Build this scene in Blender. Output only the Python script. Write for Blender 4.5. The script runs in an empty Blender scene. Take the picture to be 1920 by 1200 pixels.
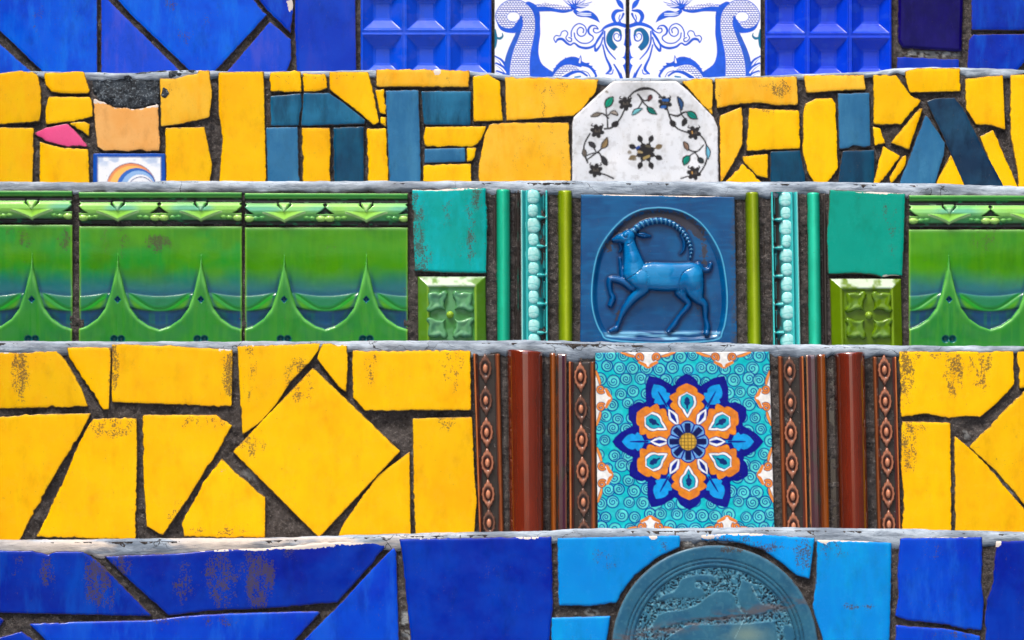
import bpy, math, random
import numpy as np
from mathutils import Vector
from mathutils.geometry import delaunay_2d_cdt

# ------------------------------------------------------------------ camera, sky, sun, exposure
scene = bpy.context.scene
F = 6600.0            # focal length in photo pixels (1920 wide)
HOR = 1200.0          # photo row of the eye level
CAMZ = 0.36           # eye height above the foot of the lowest step in view
cam_d = bpy.data.cameras.new("camera")
cam = bpy.data.objects.new("camera", cam_d)
scene.collection.objects.link(cam)
cam.location = (0, 0, CAMZ)
cam.rotation_euler = (math.radians(90), 0, 0)
cam_d.sensor_width = 36.0
cam_d.lens = F * 36.0 / 1920.0
cam_d.shift_y = (HOR - 600.0) / 1920.0
cam_d.clip_start = 0.05
cam_d.clip_end = 500
scene.camera = cam

SUN_EL, SUN_AZ = math.radians(62), math.radians(-36)     # azimuth: 0 = behind the camera, negative = left
world = bpy.data.worlds.new("World")
scene.world = world
world.use_nodes = True
wn, wl = world.node_tree.nodes, world.node_tree.links
wn.clear()
wo = wn.new("ShaderNodeOutputWorld"); bg = wn.new("ShaderNodeBackground"); sky = wn.new("ShaderNodeTexSky")
sky.sky_type = 'NISHITA'; sky.sun_disc = False
sky.sun_elevation = SUN_EL
sky.air_density = 1.0; sky.dust_density = 6.0; sky.ozone_density = 0.6
bg.inputs[1].default_value = 0.13
wl.new(sky.outputs[0], bg.inputs[0]); wl.new(bg.outputs[0], wo.inputs[0])
sd_ = Vector((math.sin(SUN_AZ) * math.cos(SUN_EL), -math.cos(SUN_AZ) * math.cos(SUN_EL), math.sin(SUN_EL)))
sky.sun_rotation = math.atan2(sd_.x, sd_.y)
sun_d = bpy.data.lights.new("sun", 'SUN')
sun_d.energy = 1.4; sun_d.angle = math.radians(14); sun_d.color = (1.0, 0.97, 0.93)
sun = bpy.data.objects.new("sun", sun_d)
scene.collection.objects.link(sun)
sun.rotation_euler = sd_.to_track_quat('Z', 'Y').to_euler()
sun.location = (-3, -3, 6)
vs_ = scene.view_settings
vs_.view_transform = 'Standard'; vs_.look = 'None'; vs_.gamma = 1.0; vs_.use_curve_mapping = False
vs_.exposure = 1.27
scene.cycles.max_bounces = 5; scene.cycles.diffuse_bounces = 3; scene.cycles.glossy_bounces = 3

# ------------------------------------------------------------------ helpers
rng = np.random.default_rng(7)

def lin(r, g, b, k=0.82):
    c = np.array([r, g, b], float) / 255.0
    return np.where(c <= 0.04045, c / 12.92, ((c + 0.055) / 1.055) ** 2.4) * k

def _h(ix, iy, seed):
    n = (ix.astype(np.int64) * 374761393 + iy.astype(np.int64) * 668265263 + seed * 144665) & 0x7fffffff
    n = ((n ^ (n >> 13)) * 1274126177) & 0x7fffffff
    return ((n ^ (n >> 16)) & 0xffff) / 65535.0

def vnoise(x, y, seed=0):
    x = np.asarray(x, float); y = np.asarray(y, float)
    ix = np.floor(x); iy = np.floor(y); fx = x - ix; fy = y - iy
    fx = fx * fx * (3 - 2 * fx); fy = fy * fy * (3 - 2 * fy)
    a = _h(ix, iy, seed); b = _h(ix + 1, iy, seed); c = _h(ix, iy + 1, seed); d = _h(ix + 1, iy + 1, seed)
    return (a * (1 - fx) + b * fx) * (1 - fy) + (c * (1 - fx) + d * fx) * fy

def fbm(x, y, seed=0, o=3):
    s = 0; a = 0.5
    for k in range(o):
        s = s + a * vnoise(x * 2 ** k, y * 2 ** k, seed + 17 * k); a *= 0.5
    return s / (1 - 0.5 ** o)

def sstep(a, b, x):
    t = np.clip((x - a) / (b - a), 0, 1)
    return t * t * (3 - 2 * t)

def sd_poly(P, poly):
    """distance to a polygon, positive inside"""
    poly = np.asarray(poly, float)
    d2 = np.full(len(P), 1e18); ins = np.zeros(len(P), bool)
    A = poly; B = np.roll(poly, -1, 0)
    for (ax, ay), (bx, by) in zip(A, B):
        ex, ey = bx - ax, by - ay
        L = ex * ex + ey * ey
        if L < 1e-12: continue
        wx, wy = P[:, 0] - ax, P[:, 1] - ay
        t = np.clip((wx * ex + wy * ey) / L, 0, 1)
        d2 = np.minimum(d2, (wx - t * ex) ** 2 + (wy - t * ey) ** 2)
        c = (ay > P[:, 1]) != (by > P[:, 1])
        if ey != 0:
            ins ^= c & (P[:, 0] < ax + ex * (P[:, 1] - ay) / ey)
    d = np.sqrt(d2)
    return np.where(ins, d, -d)

def chain(P, pts, far=-50.0, dome=False):
    """tapered stroke through (x,y,r) points: r - distance (positive inside); dome: height of a round bar"""
    pts = np.asarray(pts, float)
    out = np.full(len(P), 0.0 if dome else far)
    m = pts[:, 2].max() + 6
    idx = np.where((P[:, 0] > pts[:, 0].min() - m) & (P[:, 0] < pts[:, 0].max() + m) &
                   (P[:, 1] > pts[:, 1].min() - m) & (P[:, 1] < pts[:, 1].max() + m))[0]
    if len(idx) == 0: return out
    Q = P[idx]; best = np.full(len(idx), 0.0 if dome else far)
    for (ax, ay, ar), (bx, by, br) in zip(pts[:-1], pts[1:]):
        ex, ey = bx - ax, by - ay
        t = np.clip(((Q[:, 0] - ax) * ex + (Q[:, 1] - ay) * ey) / max(ex * ex + ey * ey, 1e-9), 0, 1)
        d = np.hypot(Q[:, 0] - ax - t * ex, Q[:, 1] - ay - t * ey); r = ar + t * (br - ar)
        best = np.maximum(best, np.sqrt(np.maximum(r * r - d * d, 0)) if dome else r - d)
    out[idx] = best
    return out

def smooth_pts(pts, n=4):
    """Catmull-Rom through (x,y,r)"""
    p = np.asarray(pts, float); out = []
    q = np.vstack([2 * p[0] - p[1], p, 2 * p[-1] - p[-2]])
    for i in range(1, len(q) - 2):
        for k in range(n):
            t = k / n
            out.append(0.5 * (2 * q[i] + (q[i + 1] - q[i - 1]) * t + (2 * q[i - 1] - 5 * q[i] + 4 * q[i + 1] - q[i + 2]) * t * t
                              + (3 * q[i] - q[i - 1] - 3 * q[i + 1] + q[i + 2]) * t ** 3))
    out.append(p[-1])
    out = np.array(out); out[:, 2] = np.maximum(out[:, 2], 0.2)
    return out

def spiral_pts(cx, cy, r0, turns, w, a0=0.0, sgn=1, r1=None):
    n = int(turns * 12) + 2; r1 = r0 * 0.12 if r1 is None else r1
    t = np.linspace(0, 1, n); a = a0 + sgn * t * turns * 2 * math.pi; r = r0 + (r1 - r0) * t
    return np.stack([cx + r * np.cos(a), cy + r * np.sin(a), np.full(n, w)], 1)

def aa(d, w=1.3): return np.clip(d / w + 0.5, 0, 1)

def paint(C, m, col, k=0.82):
    m = np.asarray(m)[:, None]
    C[:] = C * (1 - m) + lin(*col, k) * m

# stains and chipped edges that the photograph shows, in photo pixels: x, y, half width, half height, strength
STAINS = [
 (37,700,15,52,1.0),(432,700,16,48,.95),(214,690,10,48,.8),(560,712,26,40,.7),(470,700,12,70,.5),(215,800,50,22,.55),(390,790,60,16,.5),
 (695,690,12,40,.55),(850,690,22,45,.5),(840,790,25,18,.6),(740,745,9,9,.3),(470,835,25,18,.8),(330,965,16,30,.5),(420,995,60,8,.5),
 (1700,700,14,60,.95),(1790,700,20,40,.85),(1840,690,22,40,.7),(1706,840,14,55,.8),(1715,800,25,10,.5),(1760,668,60,8,.4),
 (90,1070,14,28,.95),(35,1065,8,22,.7),(180,1090,22,55,.95),(205,1110,12,30,.7),(225,1060,20,26,.9),(345,1090,16,40,.85),(415,1085,32,50,.85),(485,1085,30,62,1.0),(300,1160,60,10,.6),(540,1025,10,20,.6),(420,1165,50,10,.5),
 (1430,1025,60,10,.6),(1505,1040,16,40,.75),(1380,1012,60,8,.6),(1240,1030,18,18,.55),(1130,1050,30,25,.3),(1610,1136,32,5,.9),(1655,1150,5,4,.6),(1560,1030,24,16,.5),(1400,1030,70,6,.9),
 (1790,1190,50,6,.6),(1740,1030,30,20,.25),
 (780,430,14,70,1.0),(790,480,18,40,.8),(882,440,8,64,.85),(892,372,14,18,.9),(838,400,10,26,.5),(862,478,8,20,.4),
 (1672,430,14,50,.6),(1660,400,10,20,.6),
 (295,457,24,18,.9),(48,450,12,16,.8),(120,450,14,22,.8),(232,450,12,40,.5),(195,450,10,25,.4),(620,470,14,10,.4),(1850,440,30,35,.45),(30,435,20,8,.5),
 (1462,166,22,16,.9),(1430,160,8,6,.5),(1345,165,8,20,.4),(1018,190,6,40,.6),(1040,165,40,14,.45),(1010,255,8,22,.5),(1035,240,6,14,.5),(1010,290,60,40,.18),
 (545,145,40,5,.5),(600,145,20,5,.5),(650,143,30,5,.4),(830,150,30,5,.25),(320,170,10,10,.5),(380,180,10,5,.4),(1508,200,9,14,.8),(1440,205,18,8,.6),(1600,140,16,6,.8),
 (320,8,10,10,.8),(345,68,16,14,.5),(70,40,12,30,.4),(390,30,8,20,.4),(1510,60,30,14,.0),
 (1190,450,40,30,.0),
]
CHIPS = [(560,1022,75,9,.9),(640,1016,60,7,.8),(480,1028,40,6,.7),(400,1031,50,5,.6),(1225,1006,8,6,1.0),(1545,1013,12,6,1.0),(1600,1013,70,4,.8),
 (1400,1001,90,4,.7),(1330,1006,25,6,.7),(990,1006,30,6,.7),(1870,1018,8,8,1.0),(1760,1006,80,3,.7),(800,1010,50,3,.5),
 (190,190,20,6,.9),(285,198,16,5,.9),(240,204,40,3,.6),(60,1036,50,3,.3),(1010,360,4,4,.5),(820,356,60,3,.7),(880,353,30,3,.6),(1650,362,60,3,.7),
 (500,648,70,4,.5),(20,660,30,4,.6),(420,656,14,5,.7),(640,646,16,4,.7),(820,134,8,6,1.0),(890,140,14,4,.6),(660,522,1,1,0),(1670,518,18,3,.9),
 (440,886,50,10,.45),(1200,365,80,3,.8),(1300,367,60,3,.8),(545,10,5,14,.9),(340,10,3,3,.3)]

def blobs(P, lst):
    m = np.zeros(len(P))
    lo, hi = P.min(0), P.max(0)
    for x, y, rx, ry, s in lst:
        if s <= 0 or x + 1.3 * rx < lo[0] or x - 1.3 * rx > hi[0] or y + 1.3 * ry < lo[1] or y - 1.3 * ry > hi[1]: continue
        d = ((P[:, 0] - x) / rx) ** 2 + ((P[:, 1] - y) / ry) ** 2
        m = np.maximum(m, s * np.clip(1.5 - d, 0, 1) ** .8 * .9)
    return m

# ------------------------------------------------------------------ materials
MATS = {}
def new_mat(name):
    m = bpy.data.materials.new(name); m.use_nodes = True
    nt = m.node_tree; nt.nodes.clear()
    out = nt.nodes.new("ShaderNodeOutputMaterial"); p = nt.nodes.new("ShaderNodeBsdfPrincipled")
    nt.links.new(p.outputs[0], out.inputs[0])
    MATS[name] = m
    return m, nt, p

class NT:
    def __init__(s, nt): s.nt = nt; s._pos = None
    def n(s, t, **kw):
        o = s.nt.nodes.new(t)
        for k, v in kw.items(): setattr(o, k, v)
        return o
    def link(s, a, b): s.nt.links.new(a, b)
    def pos(s):
        if s._pos is None: s._pos = s.n("ShaderNodeNewGeometry").outputs['Position']
        return s._pos
    def noise(s, scale, detail=3, rough=0.55, sx=1, sy=1, sz=1, dist=0.0):
        mp = s.n("ShaderNodeMapping"); mp.inputs['Scale'].default_value = (sx, sy, sz)
        s.link(s.pos(), mp.inputs['Vector'])
        t = s.n("ShaderNodeTexNoise"); t.inputs['Scale'].default_value = scale; t.inputs['Detail'].default_value = detail
        t.inputs['Roughness'].default_value = rough; t.inputs['Distortion'].default_value = dist
        s.link(mp.outputs[0], t.inputs['Vector'])
        return t.outputs['Fac']
    def ramp(s, fac, a, b, va=0.0, vb=1.0):
        r = s.n("ShaderNodeMapRange"); r.inputs[1].default_value = a; r.inputs[2].default_value = b
        r.inputs[3].default_value = va; r.inputs[4].default_value = vb
        r.interpolation_type = 'SMOOTHSTEP'
        s.link(fac, r.inputs[0]); return r.outputs[0]
    def math(s, op, a, b=None, c=None):
        m = s.n("ShaderNodeMath", operation=op)
        for i, v in enumerate((a, b, c)):
            if v is None: continue
            if isinstance(v, (int, float)): m.inputs[i].default_value = v
            else: s.link(v, m.inputs[i])
        return m.outputs[0]
    def attr(s, name, out='Fac'): return s.n("ShaderNodeAttribute", attribute_name=name).outputs[out]
    def mix(s, fac, a, b, mode='MIX'):
        m = s.n("ShaderNodeMix", data_type='RGBA', blend_type=mode)
        if isinstance(fac, (int, float)): m.inputs[0].default_value = fac
        else: s.link(fac, m.inputs[0])
        for i, v in ((6, a), (7, b)):
            if hasattr(v, 'is_linked'): s.link(v, m.inputs[i])
            else: m.inputs[i].default_value = (v[0], v[1], v[2], 1)
        return m.outputs[2]
    def bump(s, h, strength, dist, prev=None):
        b = s.n("ShaderNodeBump"); b.inputs['Strength'].default_value = strength; b.inputs['Distance'].default_value = dist
        s.link(h, b.inputs['Height'])
        if prev is not None: s.link(prev, b.inputs['Normal'])
        return b.outputs[0]

DIRT = lin(92, 78, 66, .55)
def glaze(name, c1, c2=None, c3=None, rough=0.2, col=False, wear=1.0, k=0.82, spec=.16, wavy=.35, fine=.25, coat=0):
    if name in MATS: return MATS[name]
    m, nt, p = new_mat(name); s = NT(nt)
    if col:
        base = s.attr('Col', 'Color')
    else:
        c2 = c2 or c1
        base = s.mix(s.ramp(s.noise(22, 4, .6), .35, .68), lin(*c1, k), lin(*c2, k))
        if c3 is not None:
            st = s.noise(34, 4, .65, sx=2.0, sz=.5)
            base = s.mix(s.math('MULTIPLY', s.ramp(st, .46, .7), .7), base, lin(*c3, k))
    # slight tone change from one tile to the next
    oi = s.n("ShaderNodeObjectInfo").outputs['Random']
    hsv = s.n("ShaderNodeHueSaturation")
    s.link(base, hsv.inputs['Color']); s.link(s.ramp(oi, 0, 1, .9 if not col else .98, 1.03), hsv.inputs['Value'])
    base = hsv.outputs[0]
    # faint handling marks and grime film
    film = s.math('MULTIPLY', s.ramp(s.noise(55, 4, .7, sz=.5), .48, .75), .3 * wear)
    base = s.mix(film, base, (.45, .36, .22), 'MULTIPLY')
    # dark pin specks and scratches
    speck = s.ramp(s.noise(420, 2, .5), .73, .78)
    base = s.mix(s.math('MULTIPLY', speck, .55 * wear), base, DIRT)
    # dirt that clings to the rim
    e = s.attr('edge'); en = s.noise(190, 4, .7)
    em = s.ramp(s.math('ADD', s.math('MULTIPLY', e, .62), s.math('MULTIPLY', en, .62)), .72, .92)
    base = s.mix(s.math('MULTIPLY', em, .8 * wear), base, DIRT)
    # smeared mortar stains
    sn = s.noise(650, 3, .75); sl = s.noise(110, 3, .65, sx=1.3, sz=.65)
    sm = s.ramp(s.math('SUBTRACT', s.math('MULTIPLY', s.attr('stain'), 1.15),
                       s.math('ADD', s.ramp(sn, .34, .66), s.math('MULTIPLY', s.ramp(sl, .36, .64), .75))), -.25, .35)
    base = s.mix(s.math('MULTIPLY', sm, .8), base, DIRT)
    # chips through to the pale body
    cm = s.ramp(s.math('SUBTRACT', s.attr('chip'), s.noise(260, 3, .7)), .02, .08)
    base = s.mix(cm, base, lin(225, 214, 204, .75))
    s.link(base, p.inputs['Base Color'])
    rg = s.math('ADD', s.ramp(s.noise(70, 4, .65), .3, .75, rough * .7, rough * 1.6), s.math('MULTIPLY', s.math('MAXIMUM', sm, cm), .5))
    s.link(rg, p.inputs['Roughness'])
    p.inputs['Specular IOR Level'].default_value = spec
    p.inputs['Coat Weight'].default_value = coat; p.inputs['Coat Roughness'].default_value = .04
    b = s.bump(s.noise(38, 2, .5), wavy, .0012)
    if fine: b = s.bump(s.noise(420, 2, .6), fine, .0002, b)
    s.link(b, p.inputs['Normal'])
    return m

def make_mortar(name, ca, cb, cc):
    m, nt, p = new_mat(name); s = NT(nt)
    base = s.mix(s.ramp(s.noise(60, 5, .7), .35, .7), lin(*ca), lin(*cb))
    base = s.mix(s.math('MULTIPLY', s.ramp(s.noise(420, 4, .8), .52, .68), .7), base, lin(*cc))
    base = s.mix(s.ramp(s.noise(230, 4, .8), .54, .66, 0, .7), base, lin(28, 24, 22))
    base = s.mix(s.math('MULTIPLY', s.attr('lime'), .85), base, lin(185, 190, 190))
    s.link(base, p.inputs['Base Color']); p.inputs['Roughness'].default_value = .85
    p.inputs['Specular IOR Level'].default_value = .3
    b = s.bump(s.noise(300, 4, .85), 1.0, .003)
    s.link(b, p.inputs['Normal'])
make_mortar('mortar', (66, 60, 57), (92, 86, 84), (142, 136, 132))
make_mortar('dark_mortar', (40, 44, 50), (72, 82, 92), (175, 190, 200))  # pale bluish grain paints highlights onto the dark mortar

def make_cement():
    m, nt, p = new_mat('cement'); s = NT(nt)
    n1 = s.noise(28, 5, .65, sx=.7, sz=3.0)
    base = s.mix(s.ramp(n1, .34, .68), lin(112, 124, 138), lin(180, 194, 208))
    base = s.mix(s.ramp(s.noise(70, 4, .7, sx=.5, sz=2.5, dist=1.2), .52, .7, 0, .7), base, lin(84, 100, 116))
    base = s.mix(s.math('MULTIPLY', s.attr('warm'), s.ramp(s.noise(40, 3, .6, sx=.4, sz=2), .4, .6)), base, lin(214, 200, 186))
    base = s.mix(s.ramp(s.noise(600, 3, .7), .62, .74, 0, .5), base, lin(60, 60, 62))
    # hairline cracks
    v = s.n("ShaderNodeTexVoronoi", feature='DISTANCE_TO_EDGE'); v.inputs['Scale'].default_value = 26
    mp = s.n("ShaderNodeMapping"); mp.inputs['Scale'].default_value = (.8, 1, 1.6)
    wn_ = s.n("ShaderNodeTexNoise"); wn_.inputs['Scale'].default_value = 45; wn_.inputs['Detail'].default_value = 4
    s.link(s.pos(), wn_.inputs['Vector'])
    ad = s.n("ShaderNodeVectorMath", operation='MULTIPLY_ADD'); ad.inputs[1].default_value = (.035, .035, .035)
    s.link(wn_.outputs['Color'], ad.inputs[0]); s.link(s.pos(), ad.inputs[2])
    s.link(ad.outputs[0], mp.inputs[0]); s.link(mp.outputs[0], v.inputs['Vector'])
    ck = s.math('MULTIPLY', s.ramp(v.outputs[0], .0, .014, 1, 0), s.ramp(s.noise(9, 2, .5), .52, .6))
    base = s.mix(ck, base, lin(40, 38, 38))
    s.link(base, p.inputs['Base Color']); p.inputs['Roughness'].default_value = .85
    p.inputs['Specular IOR Level'].default_value = .15
    b = s.bump(s.noise(90, 5, .7, sx=.5, sz=2), .7, .002)
    b = s.bump(s.noise(700, 4, .7), .5, .0006, b)
    s.link(b, p.inputs['Normal'])
make_cement()

def make_biscuit():
    m, nt, p = new_mat('biscuit'); s = NT(nt)
    base = s.mix(s.ramp(s.noise(140, 4, .7), .4, .65), lin(120, 96, 72, .6), lin(60, 50, 44, .6))
    s.link(base, p.inputs['Base Color']); p.inputs['Roughness'].default_value = .9
    s.link(s.bump(s.noise(500, 3, .7), .6, .0006), p.inputs['Normal'])
make_biscuit()

# ------------------------------------------------------------------ builders
def link(o):
    scene.collection.objects.link(o)
    return o

ROWZ = dict(A=3.90, B=3.60, C=3.30, D=3.00, E=2.70)
class Row:
    def __init__(s, k): s.k = k; s.z = ROWZ[k]; s.s = s.z / F; s.o = None
    def xyz(s, px, py, h):          # photo pixel on this riser's face + height in px toward the viewer
        return np.stack([(px - 960) * s.s, s.z - h * s.s, CAMZ + (HOR - py) * s.s], 1)
ROWS = {k: Row(k) for k in 'ABCDE'}

def mk_mesh(name, V, faces, mats, mi=None, attrs=None, col=None, smooth=True):
    me = bpy.data.meshes.new(name)
    me.from_pydata([tuple(v) for v in V], [], faces)
    for m in mats: me.materials.append(m)
    if mi is not None: me.polygons.foreach_set('material_index', mi)
    me.polygons.foreach_set('use_smooth', [smooth] * len(me.polygons))
    for k, a in (attrs or {}).items():
        at = me.attributes.new(k, 'FLOAT', 'POINT'); at.data.foreach_set('value', np.asarray(a, np.float32))
    if col is not None:
        at = me.attributes.new('Col', 'FLOAT_COLOR', 'POINT')
        c4 = np.ones((len(col), 4), np.float32); c4[:, :3] = col
        at.data.foreach_set('color', c4.ravel())
    me.update()
    return me

def place(name, V, faces, mats, parent, label=None, tilt=0.0, **kw):
    """object with its origin in the middle of its geometry"""
    c = (V.min(0) + V.max(0)) / 2
    me = mk_mesh(name, V - c, faces, mats, **kw)
    o = bpy.data.objects.new(name, me)
    o.location = c
    if tilt:
        o.rotation_euler = ((rng.random() - .5) * tilt, (rng.random() - .5) * tilt * .1, (rng.random() - .5) * tilt)
    if label: o['label'] = label
    link(o)
    if parent is not None:
        o.parent = parent
        o.location = Vector(c) - wpos(parent)
    return o

def wpos(o):        # remember a part's world place so that sub-parts can hang from it
    p = Vector(o.location); q = o.parent
    while q is not None: p = p + Vector(q.location); q = q.parent
    return p

def sub(o_parent, name, V, faces, mats, label=None, **kw):
    c = (V.min(0) + V.max(0)) / 2
    me = mk_mesh(name, V - c, faces, mats, **kw)
    o = bpy.data.objects.new(name, me)
    link(o); o.parent = o_parent; o.location = Vector(c) - wpos(o_parent)
    if label: o['label'] = label
    return o

def roughen(poly, amp, cut=1.0, step=3.0):
    P = np.asarray(poly, float); n = len(P); out = []
    area = 0.5 * np.sum(P[:, 0] * np.roll(P[:, 1], -1) - np.roll(P[:, 0], -1) * P[:, 1])
    if area < 0: P = P[::-1]
    Q = []
    for i in range(n):
        a, b, c = P[i - 1], P[i], P[(i + 1) % n]
        u = a - b; v = c - b; lu = np.hypot(*u); lv = np.hypot(*v)
        cosang = np.dot(u, v) / max(lu * lv, 1e-6)
        k = min(cut * (0.5 + rng.random()) * (1.2 if cosang > -.5 else .6), lu * .3, lv * .3)
        Q.append((b + u / lu * k, b + v / lv * k))
    for i in range(n):
        s_, e_ = Q[i][1], Q[(i + 1) % n][0]
        out.append(Q[i][0])
        L = np.hypot(*(e_ - s_)); m = max(1, int(L / step))
        nrm = np.array([(e_ - s_)[1], -(e_ - s_)[0]]) / max(L, 1e-6)
        seed = int(rng.integers(1e6)); f = amp * (rng.choice([.25, .6, 1.0, 1.7]))
        t = np.arange(m + 1) / m; jag = 1.0 if f > amp * .5 else .25
        d = (fbm(t * L / 22., t * 0 + .5, seed, 2) - .5) * 2.2 + (vnoise(t * L / 6., t * 0 + .3, seed + 5) - .5) * 1.5 * jag + (vnoise(t * L / 2.6, t * 0 + .7, seed + 9) - .5) * .8 * jag
        w = np.minimum(1, np.minimum(t, 1 - t) * L / 8)
        out.extend(list(s_ + (e_ - s_) * t[:, None] + nrm * (d * f * w)[:, None]))
    o = [out[0]]
    for q in out[1:]:
        if np.hypot(*(q - o[-1])) > .35: o.append(q)
    if np.hypot(*(o[0] - o[-1])) < .35: o.pop()
    return np.array(o)

def tile(row, poly, mat, name='tile', label=None, base=0.0, thick=15.0, r=1.9, amp=1.1, spacing=9.0, hfun=None, cfun=None,
         tilt=0.012, cut=1.1, pillow=.5, edge_w=7.0):
    """a flat tile piece with a broken outline, rounded rim and thickness"""
    R = ROWS[row]
    B = roughen(poly, amp, cut) if amp is not None else np.asarray(poly, float)
    area = 0.5 * np.sum(B[:, 0] * np.roll(B[:, 1], -1) - np.roll(B[:, 0], -1) * B[:, 1])
    if area < 0: B = B[::-1]
    n = len(B)
    tg = np.roll(B, -1, 0) - np.roll(B, 1, 0); tg /= np.maximum(np.hypot(tg[:, 0], tg[:, 1]), 1e-6)[:, None]
    inn = np.stack([-tg[:, 1], tg[:, 0]], 1)
    if amp is not None: B = B - inn * .7
    loops = [B + inn * q for q in (r * .3, r, edge_w)]
    x0, y0 = B.min(0); x1, y1 = B.max(0)
    gx, gy = np.meshgrid(np.arange(x0, x1, spacing), np.arange(y0, y1, spacing))
    G = np.stack([gx.ravel(), gy.ravel()], 1); G += (rng.random(G.shape) - .5) * spacing * .35
    sdg = sd_poly(G, B); G = G[sdg > (edge_w + 1 if spacing > 4 else r + 1)]
    L2 = []
    for lp, q in zip(loops, (r * .3, r, edge_w)):
        sd = sd_poly(lp, B); L2.append(lp[sd > q * .75])
    allp = np.vstack([B] + L2 + [G])
    res = delaunay_2d_cdt([Vector((p[0], p[1])) for p in allp], [(i, (i + 1) % n) for i in range(n)], [], 1, 1e-4)
    vv = np.array([(v.x, v.y) for v in res[0]]); faces = [tuple(f) for f in res[2]]
    imap = {}
    for oi, lst in enumerate(res[3]):
        for ii in lst: imap[ii] = oi
    sd = np.maximum(sd_poly(vv, B), 0)
    for i in range(n):
        if i in imap: sd[imap[i]] = 0
    q = np.clip(sd / r, 0, 1)
    h = base - r * (1 - np.sqrt(1 - (1 - q) ** 2)) * .9
    big = min(x1 - x0, y1 - y0)
    h = h + pillow * (1 - np.exp(-sd / (big * .22))) + (fbm(vv[:, 0] / 60, vv[:, 1] / 60, int(rng.integers(1e5)), 2) - .5) * 1.2 * q
    if hfun is not None: h = h + hfun(vv)
    V = R.xyz(vv[:, 0], vv[:, 1], h)
    # outward winding (towards the viewer, -Y)
    f0 = []
    for f in faces:
        a, b, c = (vv[i] for i in f[:3])
        cr = (b[0] - a[0]) * (c[1] - a[1]) - (b[1] - a[1]) * (c[0] - a[0])
        f0.append(f if cr < 0 else f[::-1])
    nt_ = len(f0); nv = len(V)
    back = R.xyz(B[:, 0], B[:, 1], np.full(n, base - thick))
    V = np.vstack([V, back])
    for i in range(n):
        j = (i + 1) % n
        if i in imap and j in imap and imap[i] != imap[j]:
            f0.append((imap[i], imap[j], nv + j, nv + i))
    mi = [0] * nt_ + [1] * (len(f0) - nt_)
    P2 = np.vstack([vv, B])
    ed = np.concatenate([np.clip(1 - sd / edge_w, 0, 1), np.ones(n)])
    attrs = dict(edge=ed, stain=blobs(P2, STAINS), chip=blobs(P2, CHIPS))
    col = None
    if cfun is not None: col = cfun(P2)
    return place(name, V, f0, [MATS[mat], MATS['biscuit']], R.o, label=label, tilt=tilt, mi=mi, attrs=attrs, col=col)

def grid(row, corners, nx, ny, hfun, mat, name, cfun=None, label=None, split=None, back=-15.0, tilt=0.006, parent=None, stain=True, edge_w=5.0, rim=2.0):
    """relief tile: a fine surface over a four-cornered face (tl, tr, br, bl); split(P) gives an index per point: 0 = body,
    k = the k-th sub-part listed as (name, label)"""
    R = ROWS[row]
    tl, tr, br, bl = [np.array(c, float) for c in corners]
    u, v = np.meshgrid(np.linspace(0, 1, nx), np.linspace(0, 1, ny))
    u = u.ravel()[:, None]; v = v.ravel()[:, None]
    P = (tl * (1 - u) + tr * u) * (1 - v) + (bl * (1 - u) + br * u) * v
    h = hfun(P)
    w, hh = np.hypot(*(tr - tl)), np.hypot(*(bl - tl))
    de = np.minimum(np.minimum(u[:, 0], 1 - u[:, 0]) * w, np.minimum(v[:, 0], 1 - v[:, 0]) * hh)
    q = np.clip(de / rim, 0, 1)
    h = h - rim * (1 - np.sqrt(1 - (1 - q) ** 2))
    V = R.xyz(P[:, 0], P[:, 1], h)
    I = np.arange(nx * ny).reshape(ny, nx)
    F4 = np.stack([I[:-1, :-1], I[1:, :-1], I[1:, 1:], I[:-1, 1:]], -1).reshape(-1, 4)
    C = cfun(P, h) if cfun is not None else None
    at = dict(edge=np.clip(1 - de / edge_w, 0, 1), stain=blobs(P, STAINS) if stain else np.zeros(len(P)), chip=blobs(P, CHIPS) if stain else np.zeros(len(P)))
    lab = split[0](P) if split else np.zeros(len(P), int)
    fl = lab[F4].max(1)
    def pick(k):
        ff = F4[fl == k]
        ids, inv = np.unique(ff, return_inverse=True)
        return ids, [tuple(x) for x in inv.reshape(-1, 4)]
    ids, f0 = pick(0)
    loop = np.concatenate([I[0, :], I[1:, -1], I[-1, -2::-1], I[-2:0:-1, 0]])
    pos = {g: k for k, g in enumerate(ids)}
    nb = len(ids); n0 = len(f0)
    bk = R.xyz(P[loop][:, 0], P[loop][:, 1], np.full(len(loop), back))
    for i in range(len(loop)):
        a, b = loop[i], loop[(i + 1) % len(loop)]
        if a in pos and b in pos:
            f0.append((pos[a], pos[b], nb + (i + 1) % len(loop), nb + i))
    VV = np.vstack([V[ids], bk])
    z = np.zeros(len(loop))
    at0 = {k: np.concatenate([a[ids], z + (1 if k == 'edge' else 0)]) for k, a in at.items()}
    c0 = np.vstack([C[ids], np.tile(lin(90, 70, 55, .5), (len(loop), 1))]) if C is not None else None
    kw = dict(mi=[0] * n0 + [1] * (len(f0) - n0), attrs=at0, col=c0)
    ms = [MATS[mat], MATS['biscuit']]
    o = place(name, VV, f0, ms, R.o, label=label, tilt=0, **kw)
    if split:
        for k, (nm, lb) in enumerate(split[1], 1):
            ids, f1 = pick(k)
            if len(f1) == 0: continue
            sub(o, nm, V[ids], f1, ms, label=lb, attrs={q: a[ids] for q, a in at.items()}, col=C[ids] if C is not None else None)
    return o

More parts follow.
